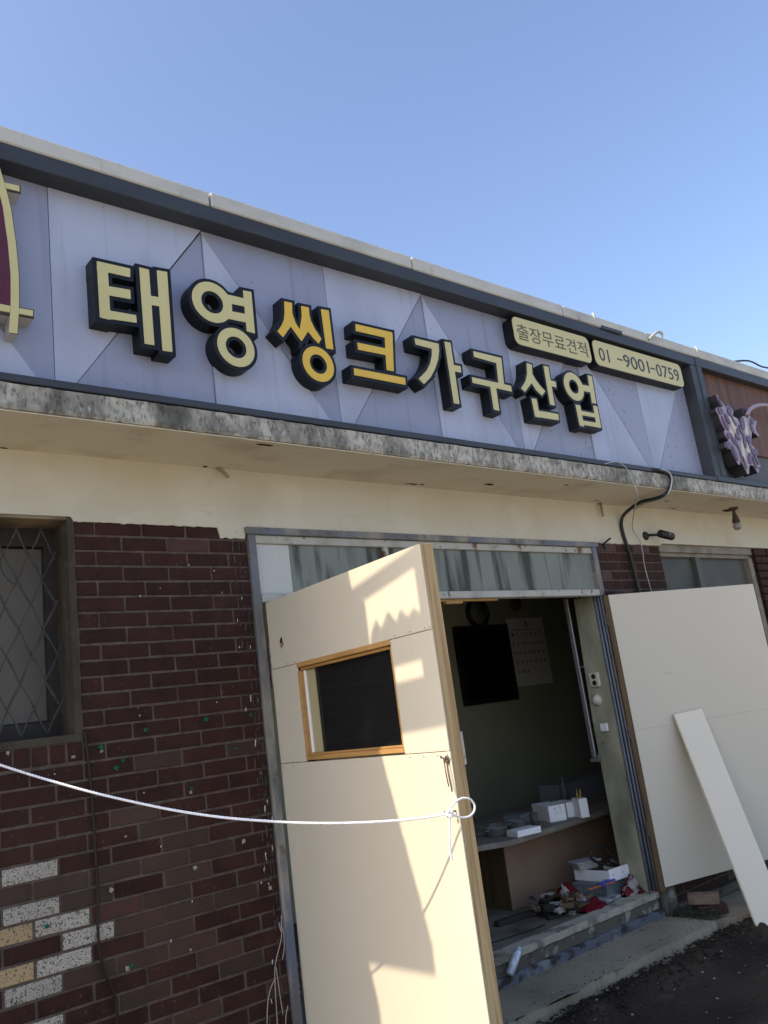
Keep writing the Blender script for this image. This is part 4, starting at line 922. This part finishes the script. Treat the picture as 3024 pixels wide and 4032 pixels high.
# camera-like floodlight on the wall
cl = empty('security_camera', (5.58, -.02, 1.03)); tag(cl, 'small black bullet camera on a wall arm above the right brick pier', 'camera')
bm = bmesh.new(); lathe(bm, [(0, -.032), (.018, -.030), (.030, -.018), (.034, -.006), (0, -.006)], (5.53, 0, 1.055), 16, 'y'); obj('mount', bm, cable_m, cl)
bm = bmesh.new(); tube(bm, smooth_path([(5.53, -.02, 1.055), (5.55, -.06, 1.05), (5.575, -.09, 1.045), (5.60, -.10, 1.050)], 4), .010, 8); obj('arm', bm, cable_m, cl)
bm = bmesh.new(); tube(bm, [(5.575, -.10, 1.052), (5.580, -.10, 1.052), (5.69, -.125, 1.026), (5.70, -.127, 1.024)], [.022, .030, .030, .026], 16); obj('camera_body', bm, mat('black_camera_plastic', (.02, .02, .02), rough=.35), cl)
bm = bmesh.new(); lathe(bm, [(0, -.002), (.0055, -.001), (.006, .002)], (5.64, -.148, 1.037), 10, 'y'); obj('screw_cap', bm, paper_m, cl)
# broken tip of conduit by the frame corner
bm = bmesh.new(); tube(bm, [(4.94, -.03, .965), (5.02, -.05, 1.01)], .008, 6); tube(bm, [(4.95, -.03, .965), (4.955, -.035, .93)], .009, 6)
tag(obj('iron_hook', bm, cable_m), 'black bent iron stub at the upper right corner of the door frame', 'hook')
bm = bmesh.new(); tube(bm, [(4.86, -.03, .63), (4.95, -.05, .63), (5.10, -.05, .625)], .006, 6)
tag(obj('rebar', bm, cable_m), 'black rod lying level above the top of the right door leaf', 'rod')

# ================================================================== INTERIOR
tag(obj('wood_strip', box(B1(3.34, 3.84, .02, .05, .600, .6115, ch=.001), 3.40, 3.53, .015, .045, .586, .5995, ch=.001), woodx_m), 'two short pine strips nailed under the transom bar', 'wood strip')
ck = empty('wall_clock', (5.69, 1.96, .69)); tag(ck, 'round wall clock with dark rim above the screen', 'clock')
def disc(nm, r0, r1, y0, y1, m, par):
    bm = bmesh.new(); lathe(bm, [(r0, y0), (r1, y0), (r1, y1), (r0, y1)], (5.68, 0, .822), 32, 'y'); return obj(nm, bm, m, par)
bm = bmesh.new(); lathe(bm, [(.115, 1.985), (.118, 1.955), (.136, 1.957), (.138, 1.999), (0, 1.999)], (5.68, 0, .822), 32, 'y'); obj('clock_rim', bm, tvf_m, ck)
bm = bmesh.new(); lathe(bm, [(0, 1.975), (.118, 1.975), (.118, 1.99), (0, 1.99)], (5.68, 0, .822), 32, 'y'); obj('clock_face', bm, clock_m, ck)
bm = bmesh.new()
for i in range(12):
    a = math.radians(30*i); c = Vector((5.68+.1*math.sin(a), 1.973, .822+.1*math.cos(a))); box(bm, c.x-.004, c.x+.004, 1.9725, 1.9745, c.z-.006, c.z+.006)
obj('hour_marks', bm, tvf_m, ck)
for a, l in ((50, .07), (215, .045)):
    a = math.radians(a); bm = bmesh.new(); d = Vector((math.sin(a), 0, math.cos(a))); obox(bm, Vector((5.68, 1.968, .822))+d*l/2, d, (0, 1, 0), d.cross(Vector((0, 1, 0))), l, .002, .006); obj('clock_hand', bm, tvf_m, ck)
tv = empty('wall_screen', (5.7, 1.95, 0)); tag(tv, 'large black screen hung on the dark inner wall', 'screen')
obj('screen_frame', box(box(box(B1(5.335, 6.03, 1.955, 1.995, .655, .70, ch=.003), 5.335, 6.03, 1.955, 1.995, 0, .045, ch=.003), 5.335, 5.385, 1.955, 1.995, .0455, .6545), 5.98, 6.03, 1.955, 1.995, .0455, .6545), tvf_m, tv)
obj('screen_glass', B1(5.3855, 5.9795, 1.967, 1.99, .0455, .6545), tv_m, tv)
cal = empty('wall_calendar', (6.33, 1.98, .11)); tag(cal, 'white paper month calendar hung beside the black screen', 'calendar')
obj('calendar_sheet', B1(6.075, 6.585, 1.988, 1.9985, .113, .754), cal_m, cal)
def ctext(t, x0, x1, z0, z1, m=print_m): text_mesh('print', t, x0, x1, z0, z1, 1.9878, m, cal)
ctext('3', 6.30, 6.345, .67, .725)
rowsc = [['1', '2', '3', '4', '5', '6', '7'], ['8', '9', '10', '11', '12', '13', '14'], ['15', '16', '17', '18', '19', '20', '21'], ['22', '23', '24', '25', '26', '27', '28'], ['29', '30', '31']]
for r, row in enumerate(rowsc):
    for c, t in enumerate(row):
        x0 = 6.105+c*.066; z0 = .585-r*.088; wq = .036 if len(t) > 1 else .018
        ctext(t, x0, x0+wq, z0, z0+.030)
ctext('S M T W T F S', 6.11, 6.54, .635, .650); 
bm = bmesh.new(); lathe(bm, [(0, 1.99), (.075, 1.985), (.08, 1.999)], (6.24, 0, .90), 20, 'y')
tag(obj('wall_plate', bm, mat('brown_plaque', (.10, .09, .06), rough=.7)), 'faint round plaque on the inner wall above the calendar', 'plaque')

ct = empty('counter', (4.7, .9, -1.305)); tag(ct, 'reddish brown shop counter with dusty top just inside the doorway', 'counter')
obj('front_panel', B1(4.22, 6.3, .66, .68, -1.305, -.875, ch=.002), counter_m, ct)
obj('end_panel', B1(4.20, 4.2195, .66, 1.5, -1.305, -.875, ch=.002), oldwood_m, ct)
obj('edge_trim', B1(4.195, 6.3, .645, .6595, -.93, -.875, ch=.002), counter_m, ct)
obj('corner_trim', B1(4.195, 4.23, .648, .6595, -1.305, -.9305, ch=.002), counter_m, ct)
bm = bmesh.new(); prism(bm, [(3.75, .60), (4.05, .435), (6.3, .60), (6.3, 1.5), (3.75, 1.5)], 'z', -.8745, -.842); obj('counter_top', bm, ctop_m, ct)
def thing(name, bm, m, label, cat, group=None): return tag(obj(name, bm, m), label, cat, group)
def rbox(cx_, cy, z0, sx_, sy, sz, rot, ch=.001):
    bm = B1(-sx_/2, sx_/2, -sy/2, sy/2, 0, sz, ch=ch); bmesh.ops.rotate(bm, verts=bm.verts, cent=(0, 0, 0), matrix=Matrix.Rotation(math.radians(rot), 3, 'Z')); bmesh.ops.translate(bm, verts=bm.verts, vec=(cx_, cy, z0)); return bm
thing('white_box', rbox(4.753, .705, -.8415, .125, .28, .105, -25), wbox_m, 'larger white box with scribbled mark on the counter', 'box')
bm = bmesh.new()
for sc_ in ([(.3, .30), (.45, .34), (.40, .26), (.52, .20), (.38, .14)], [(.62, .33), (.76, .35), (.68, .27), (.80, .20), (.64, .15)]):
    tube(bm, smooth_path([(4.6375+.113*u, .6055-.0528*u, -.8415+.105*v*2.2+.012) for u, v in sc_], 3), .0018, 4)
tag(obj('scribble', bm, print_m, bpy.data.objects['white_box']))
thing('white_box', rbox(4.900, .67, -.8415, .10, .20, .100, -20), wbox_m, 'white box standing right of the scribbled box on the counter', 'box')
bm = rbox(4.865, .51, -.8415, .062, .12, .125, -28)
thing('pen_box', bm, wbox_m, 'narrow upright white box holding pens on the counter', 'box')
bm = bmesh.new()
for i in range(5): tube(bm, [(4.845+.010*i, .51, -.735), (4.838+.014*i, .50+.01*(i % 3), -.67+.01*(i % 2))], .004, 6)
thing('pens', bm, mat('ochre_pencil', (.35, .24, .06), rough=.5), 'bundle of pencils sticking out of the upright white box', 'pencils')
bm = bmesh.new(); lathe(bm, [(0, -.60), (.010, -.60), (.012, -.64), (.030, -.67), (.03, -.84), (0, -.84)], (5.12, .85, 0), 12)
thing('glass_bottle', bm, wglass_m, 'dim glass bottle at the back of the counter', 'bottle')
thing('grey_panel_box', rbox(5.75, 1.15, -.8415, .9, .25, .16, 4), mat('dull_grey_board', (.16, .17, .17), rough=.7), 'long grey boxed shelf at the right back of the counter', 'shelf box')
thing('dark_mat', rbox(3.98, 1.05, -.8415, .40, .45, .012, -12), mat('dark_grey_mat', (.05, .055, .055), [((.12, .12, .115), 10, .55, .7, I3, 5, .7)], .6), 'flat grey board lying on the left of the counter', 'board')
def pot(x, y, r, h, label):
    e = empty('steel_bowl', (x, y, -.8415)); tag(e, label, 'bowl', 'steel bowls on the counter')
    bm = bmesh.new(); lathe(bm, [(0, -.841), (r*.9, -.841), (r, -.835), (r, -.841+h), (r*1.07, -.839+h), (r*1.07, -.842+h), (r*.97, -.842+h), (r*.95, -.83), (0, -.83)], (x, y, 0), 24); obj('bowl_body', bm, pot_m, e)
    bm = bmesh.new(); tube(bm, smooth_path([(x-r, y-.01, -.85+h), (x-r-.022, y-.005, -.85+h), (x-r-.022, y+.015, -.85+h), (x-r, y+.02, -.85+h)], 3), .003, 5); obj('handle', bm, pot_m, e)
pot(4.185, .68, .075, .050, 'wide steel bowl at the left end of the counter'); pot(4.44, .73, .065, .048, 'second steel bowl beside the grey white boxes'); pot(4.33, .83, .055, .04, 'small steel bowl between the two larger ones')
thing('drawer_piece', rbox(4.235, .485, -.8415, .19, .115, .038, -10), wbox_m, 'loose white drawer front lying at the counter edge', 'drawer front')
bm = bmesh.new(); lathe(bm, [(.024, -.8415), (.030, -.755), (.027, -.755), (.021, -.836), (0, -.836)], (4.50, .62, 0), 18)
thing('drinking_glass', bm, wglass_m, 'grey drinking glass in front of the white boxes', 'glass')

# goods dumped on the floor inside the threshold
FZ = -1.3045
thing('grey_crate', rbox(4.76, .34, FZ, .36, .26, .10, 6, .003), mat('grey_carton', (.13, .145, .16), [((.25, .26, .27), 12, .55, .7, I3, 5, .6)], .7), 'low grey carton under the white drawer on the shop floor', 'carton')
wd = empty('white_drawer', (4.78, .27, -1.204)); tag(wd, 'white wooden drawer lying on the grey carton', 'drawer')  # a loose white drawer resting on the carton
bm = bmesh.new(); box(bm, 4.645, 4.92, .195, .21, -1.204, -1.130, ch=.001); bmesh.ops.rotate(bm, verts=bm.verts, cent=(4.645, .2, 0), matrix=Matrix.Rotation(math.radians(-5), 3, 'Z')); obj('drawer_front', bm, wbox_m, wd)
obj('drawer_side', B1(4.645, 4.658, .2115, .48, -1.204, -1.138, ch=.001), wbox_m, wd); obj('drawer_side', B1(4.895, 4.908, .2115, .43, -1.204, -1.150, ch=.001), wbox_m, wd); obj('drawer_bottom', B1(4.6585, 4.8945, .2115, .43, -1.2035, -1.195), oldwood_m, wd)
bm = bmesh.new()
for x in (4.68, 4.77, 4.88): lathe(bm, [(0, -.003), (.004, -.002), (.004, 0)], (x, .1945-(x-4.645)*.087, -1.165), 8, 'y')
obj('screw', bm, darkfr_m, wd)
bm = bmesh.new(); prism(bm, rrect(-.085, .085, -.055, .055, .02, 4), 'z', 0, .045)
for v in bm.verts:
    if v.co.z < .01: v.co.x *= .85; v.co.y *= .85
box(bm, -.092, .092, -.062, .062, .040, .050, ch=.002)
bmesh.ops.rotate(bm, verts=bm.verts, cent=(0, 0, 0), matrix=Matrix.Rotation(math.radians(-20), 3, 'Z')); bmesh.ops.translate(bm, verts=bm.verts, vec=(4.70, .42, -1.137))
thing('plastic_tub', bm, mat('grey_tub', (.33, .34, .33), rough=.5), 'grey plastic tub on the white drawer', 'tub')
bm = bmesh.new()
for i in range(3): box(bm, 4.69+.01*i, 4.86-.01*i, .225+.05*i, .262+.05*i, -1.1945, -1.176+.004*i, ch=.001)
thing('tool_strips', bm, MATS['pine_trim'], 'short orange brown wood strips lying in the white drawer', 'wood strips')
bm = bmesh.new(); tube(bm, smooth_path([(4.66, .30, -1.06), (4.64, .30, -1.03), (4.66, .30, -1.0), (4.73, .30, -.985), (4.80, .30, -1.02), (4.86, .28, -1.09), (4.90, .27, -1.13)], 6), .009, 7); tube(bm, smooth_path([(4.66, .30, -1.06), (4.72, .30, -1.09), (4.80, .28, -1.12), (4.90, .27, -1.14)], 5), .009, 7); tube(bm, [(4.78, .27, -1.08), (4.92, .26, -1.145)], [.014, .030], 8)
bmesh.ops.translate(bm, verts=bm.verts, vec=(-.02, 0, -.012))
thing('black_strap', bm, cable_m, 'looped black strap bag thrown on the white drawer', 'strap')
thing('orange_tool', rbox(4.90, .33, -1.149, .11, .05, .05, 30, .012), mat('dull_red_bag', (.16, .04, .03), rough=.8), 'small dull red pouch behind the black strap', 'pouch')
bm = bmesh.new(); tube(bm, [(4.33, .40, -1.10), (4.78, .50, -.70)], .004, 5)
thing('paper_pack', rbox(4.60, .195, -1.2035, .15, .05, .018, 6), blue_m, 'small flat blue and white packet in front of the white drawer', 'packet')
bm = bmesh.new(); obox(bm, (4.53, .18, -1.195), Vector((1, -.35, .05)).normalized(), Vector((.35, 1, 0)).normalized(), (0, 0, 1), .20, .012, .007)
thing('orange_stick', bm, orange_m, 'thin orange stick lying by the blue packet', 'stick')
def crumple(cx_, cy, z, sx_, sy, h, seed, m, nm, label, cat, th=.003, nu=16):
    def fn(u, v):
        n1 = mnoise.noise(Vector((u*3+seed, v*3, seed*.7))); n2 = mnoise.noise(Vector((u*8+seed, v*8, 1.3)))
        e = max(0, 1-((2*u-1)**2+(2*v-1)**2)*.75)
        return Vector((cx_+(u-.5)*sx_*(1+.25*n1), cy+(v-.5)*sy*(1+.25*n2), z+.004+h*e*(.55+.8*n1+.45*n2)+.35*h*e))
    return thing(nm, sheet(fn, nu, nu, th), m, label, cat)
bm = bmesh.new(); lathe(bm, [(0, -1.255), (.045, -1.255), (.09, -1.205), (.095, -1.20), (.085, -1.207), (.042, -1.246), (0, -1.246)], (4.34, .36, 0), 24); thing('brown_bowl', bm, bowl_m, 'shallow brown plastic bowl on the rubble pile', 'bowl')
crumple(4.40, .35, -1.225, .13, .10, .055, 3, redcloth_m, 'red_bag', 'crumpled red plastic bag lying in the brown bowl', 'bag')
crumple(4.345, .33, -1.215, .07, .05, .04, 9, paper_m, 'white_bag', 'crumpled white paper in the brown bowl', 'paper')
crumple(4.40, .15, FZ, .22, .13, .05, 5, redcloth_m, 'red_cloth', 'red cloth spread on the floor near the step edge', 'cloth')
crumple(4.76, .13, FZ, .16, .11, .09, 11, mat('red_white_cloth', (.28, .05, .055), [((.50, .47, .43), 30, .50, .56, I3, 3)], .9), 'patterned_cloth', 'heap of red and white patterned cloth on the step edge', 'cloth')
crumple(4.74, .10, -1.25, .09, .06, .05, 17, paper_m, 'white_cloth', 'small white cloth on top of the patterned heap', 'cloth')
crumple(4.78, .10, FZ, .10, .09, .05, 21, mat('dull_red_cloth', (.13, .035, .035), rough=.9), 'dull_red_cloth', 'dull dark red cloth beside the right jamb foot', 'cloth')
for i, (x, y, r_a, zz_) in enumerate(((4.55, .19, 10, FZ), (4.56, .185, 4, FZ+.018))):
    thing('book', rbox(x, y, zz_, .17, .11, .017, r_a), [mat('grey_book', (.12, .12, .12), rough=.6), mat('pale_book', (.30, .31, .31), [((.08, .08, .08), 20, .5, .6, I3, 4, .8)], .6)][i], ['lower thin grey book of the pair on the floor', 'upper pale book of the pair on the floor'][i], 'book')
thing('dark_shoe', (lambda b: (tube(b, [(4.19, .40, -1.235), (4.215, .39, -1.232), (4.26, .37, -1.225), (4.285, .36, -1.22)], [.018, .032, .028, .016], 12), b)[1])(bmesh.new()), cable_m, 'rounded black object on the rubble left of the brown bowl', 'shoe')
r_ = random.Random(12)
rub = [mat('torn_brown_card', (.14, .10, .065), [((.24, .19, .13), 12, .5, .65, I3, 5, .7)], .9), mat('dark_rubble', (.04, .035, .03), rough=.9), mat('pale_rubble', (.30, .29, .26), [((.1, .09, .08), 14, .5, .65, I3, 5, .7)], .9)]
RB = [bmesh.new() for _ in range(3)]
for i in range(60):
    x = 4.10+.33*r_.random()+.02; y = .18+.28*r_.random(); s = r_.uniform(.02, .07); lay = i//12
    b0 = RB[i % 3]; nv0 = len(b0.verts); b = B1(-s/2, s/2, -s*.35, s*.35, -s*.14, s*.14, ch=.002)
    for v in b.verts: v.co += Vector([r_.uniform(-.12, .12)*s for _ in range(3)])
    bmesh.ops.rotate(b, verts=b.verts, cent=(0, 0, 0), matrix=Matrix.Rotation(r_.uniform(0, 6), 3, 'Z') @ Matrix.Rotation(r_.uniform(-.5, .5), 3, 'X'))
    bmesh.ops.translate(b, verts=b.verts, vec=(x, y, FZ+.012+lay*.022))
    tmp_ = bpy.data.meshes.new('tmp'); b.to_mesh(tmp_); b.free(); b0.from_mesh(tmp_); bpy.data.meshes.remove(tmp_)
for b0, m_ in zip(RB, rub): tag(obj('rubble', b0, m_), kind='stuff')
thing('dark_plank', rbox(4.02, .47, FZ, .30, .05, .03, -8, .003), MATS['dark_wood_frame'], 'dark flat wood piece on the floor left of the rubble', 'wood')
bm = bmesh.new(); tube(bm, smooth_path([(3.25, .30, -1.300), (3.5, .28, -1.300), (3.75, .24, -1.300), (4.0, .22, -1.300)], 4), .004, 5)
thing('floor_cable', bm, cable_m, 'thin black cable lying on the shop floor', 'cable')
r2 = random.Random(77)
for i, (x, y, z, sx_, sy, sz, rz, m_, nm_, lb_, ct_) in enumerate((
    (4.62, .12, FZ, .10, .06, .010, 20, paper_m, 'paper_sheet', 'folded white paper lying between the red cloth and the books', 'paper'),
    (4.25, .24, FZ+.05, .13, .08, .03, 35, rub[0], 'card_box', 'flattened brown card box on the rubble heap', 'box'),
    (4.14, .30, FZ+.04, .08, .05, .04, -20, rub[1], 'dark_block', 'dark block at the left of the rubble heap', 'block'),
    (4.46, .26, FZ, .12, .02, .012, -30, MATS['pine_trim'], 'wood_offcut', 'short pale wood offcut beside the brown bowl', 'wood'),
    (4.33, .62, -.8415, .12, .08, .02, 15, MATS['torn_brown_card'], 'card_scrap', 'brown card scrap between the steel bowls on the counter', 'card'),
    (4.62, .88, -.8415, .16, .14, .06, 10, MATS['dull_grey_board'], 'grey_box', 'dull grey box behind the white boxes on the counter', 'box'))):
    thing(nm_, rbox(x, y, z, sx_, sy, sz, rz), m_, lb_, ct_)
# plastic bottle on the step
bm = bmesh.new(); tube(bm, [(3.40, -.035, -1.375), (3.405, -.035, -1.368), (3.49, -.028, -1.292), (3.505, -.026, -1.279)], [.018, .022, .023, .014], 14); tube(bm, [(3.505, -.026, -1.279), (3.513, -.025, -1.272)], [.010, .010], 10)
thing('crushed_can', bm, tin_m, 'small silver blue tube propped on the edge of the step', 'tube')

# sockets and switch on the jamb
def jthing(nm, label, cat, y0, y1, z0, z1, m, dx=.018):
    return thing(nm, B1(4.8298-dx, 4.8298, y0, y1, z0, z1, ch=.004), m, label, cat)
sk = jthing('wall_socket', 'ivory double socket box on the grey green jamb', 'socket', .118, .196, .012, .108, yellow_m, .02)
for z in (.038, .082):
    bm = bmesh.new(); lathe(bm, [(.0, -.0008), (.016, -.0006), (.018, .0)], (4.8094, .157, z), 14, 'x'); obj('socket_hole', bm, MATS['dark_hole'], sk)
bm = bmesh.new(); lathe(bm, [(0, -.034), (.014, -.034), (.030, -.022), (.036, -.004), (.038, 0), (0, 0)], (4.8298, .175, -.075), 20, 'x'); thing('round_bell', bm, yellow_m, 'round ivory bell or knob below the double socket', 'bell')
jthing('blue_switch', 'small white and blue switch box on the jamb below the round bell', 'switch', .125, .185, -.285, -.232, wbox_m, .014)
bm = bmesh.new(); tube(bm, smooth_path([(4.82, .270, .150), (4.81, .23, .158), (4.81, .19, .145), (4.812, .175, .110)], 4), .003, 5); tube(bm, [(4.815, .165, .01), (4.815, .205, -.06)], .003, 5)
thing('socket_wire', bm, wire_m, 'thin grey wire running into the double socket', 'wire')

# ================================================================== GROUND DETAIL
r_ = random.Random(31)
for i, (x, y, z, rz, rx) in enumerate(((5.08, -.20, -1.459, -38, 0), (5.07, -.17, -1.396, -58, .05))):
    b = rbox(0, 0, 0, .19, .09, .057, rz, .003)
    bmesh.ops.rotate(b, verts=b.verts, cent=(0, 0, 0), matrix=Matrix.Rotation(rx, 3, 'X')); bmesh.ops.translate(b, verts=b.verts, vec=(x, y, z))
    thing('loose_brick', b, [redb_m, rawbrick_m][i], ['red loose brick lying on the ground under a pale one', 'pale dusty brick lying on top of the red loose brick'][i], 'brick')
bm = bmesh.new()
def chunk(bm, x, y, z, s, r_):
    b = bmesh.ops.create_icosphere(bm, subdivisions=1, radius=s)['verts']
    for v in b: v.co = Vector((v.co.x*r_.uniform(.7, 1.3), v.co.y*r_.uniform(.7, 1.3), v.co.z*r_.uniform(.4, .8)))+Vector((x, y, z))
for i in range(2600):
    x = r_.uniform(2.2, 7.2); d = abs(r_.gauss(0, .12)); y = (-.40-d) if r_.random() < .7 else r_.uniform(-1.6, -.42)
    if x > 5.0: y -= .12
    chunk(bm, x, y, -1.552+.085*math.exp(-(max(0, abs(y+.44)-.03)/.075)**2), r_.uniform(.003, .011)*(1.6 if r_.random() < .06 else 1), r_)
tag(obj('gravel', bm, dirt_m), kind='stuff')
bm = bmesh.new()
for i in range(190):
    x = r_.uniform(2.3, 6.6); y = r_.uniform(-1.3, -.02) if r_.random() < .6 else r_.uniform(-.5, -.35); onp = y > -.36
    s = r_.uniform(.003, .009); zq = (-1.428 if x < 4.84 else -1.458) if onp else -1.540+.085*math.exp(-(max(0, abs(y+.44)-.03)/.075)**2)
    a = r_.uniform(0, 6); k = 4
    vs = [bm.verts.new((x+s*r_.uniform(.6, 1.4)*math.cos(a+1.57*j), y+s*r_.uniform(.6, 1.4)*math.sin(a+1.57*j), zq+r_.uniform(0, .006))) for j in range(k)]
    bm.faces.new(vs)
bmesh.ops.solidify(bm, geom=bm.faces[:], thickness=.0012)
tag(obj('litter_flakes', bm, mat('pale_litter', (.45, .42, .36), rnd=.2, rough=.8)), kind='stuff')
for i, (x, y, s) in enumerate(((4.855, -.56, .022), (4.66, -.55, .02), (4.31, -.57, .018), (4.41, -.55, .012), (4.02, -.58, .010), (3.639, -.589, .012), (3.70, -.572, .010), (4.256, -.67, .012))):
    b = bmesh.new(); chunk(b, x, y, -1.545+s*.2, s*.62, r_); thing('stone', b, rub[2], 'small pale stone lying on the dark dirt in front of the pavement', 'stone', 'pale stones on the dark dirt')
bm = bmesh.new()
for i in range(380):
    x = r_.uniform(2.3, 5.0); y = -.36+abs(r_.gauss(0, .05)) if r_.random() < .6 else -.035-abs(r_.gauss(0, .03)); s_ = r_.uniform(.001, .004)
    chunk(bm, x, min(y, -.03), -1.429, s_, r_)
tag(obj('grit', bm, dirt_m), kind='stuff')
# weeds
bm = bmesh.new()
for i in range(800):
    x = r_.gauss(4.95, .075); y = r_.uniform(-.32, -.03); z = -1.455; h = r_.uniform(.012, .055); a = r_.uniform(0, 6.28); l = r_.uniform(.008, .02)
    d = Vector((math.cos(a), math.sin(a), .35)); p = Vector((x+.2*h*math.cos(a), y+.2*h*math.sin(a), z+h)); sd = Vector((-math.sin(a), math.cos(a), 0))*l*.35
    v = [bm.verts.new(q) for q in (p, p+d*l*.5+sd, p+d*l, p+d*l*.5-sd)]; bm.faces.new(v)
    if i % 3 == 0: tube(bm, [(x, y, z), p], .0008, 3)
tag(obj('weeds', bm, leafm), kind='stuff')
ORD = ['first', 'second', 'third', 'fourth', 'fifth', 'sixth', 'seventh', 'eighth', 'ninth', 'tenth', 'eleventh', 'twelfth', 'thirteenth']
for nm_, txt in (('tape_scrap', 'small torn green tape scrap on the brick wall, %s from the left'), ('paper_scrap', 'tiny torn white paper scrap on the brick wall, %s from the left'), ('stone', 'small pale stone on the dark dirt, %s from the left')):
    for o_, w_ in zip(sorted([o for o in bpy.data.objects if o.name.split('.')[0] == nm_], key=lambda o: o.location.x), ORD): o_['label'] = txt % w_
print('bricks', nb, 'objects', len(bpy.data.objects))
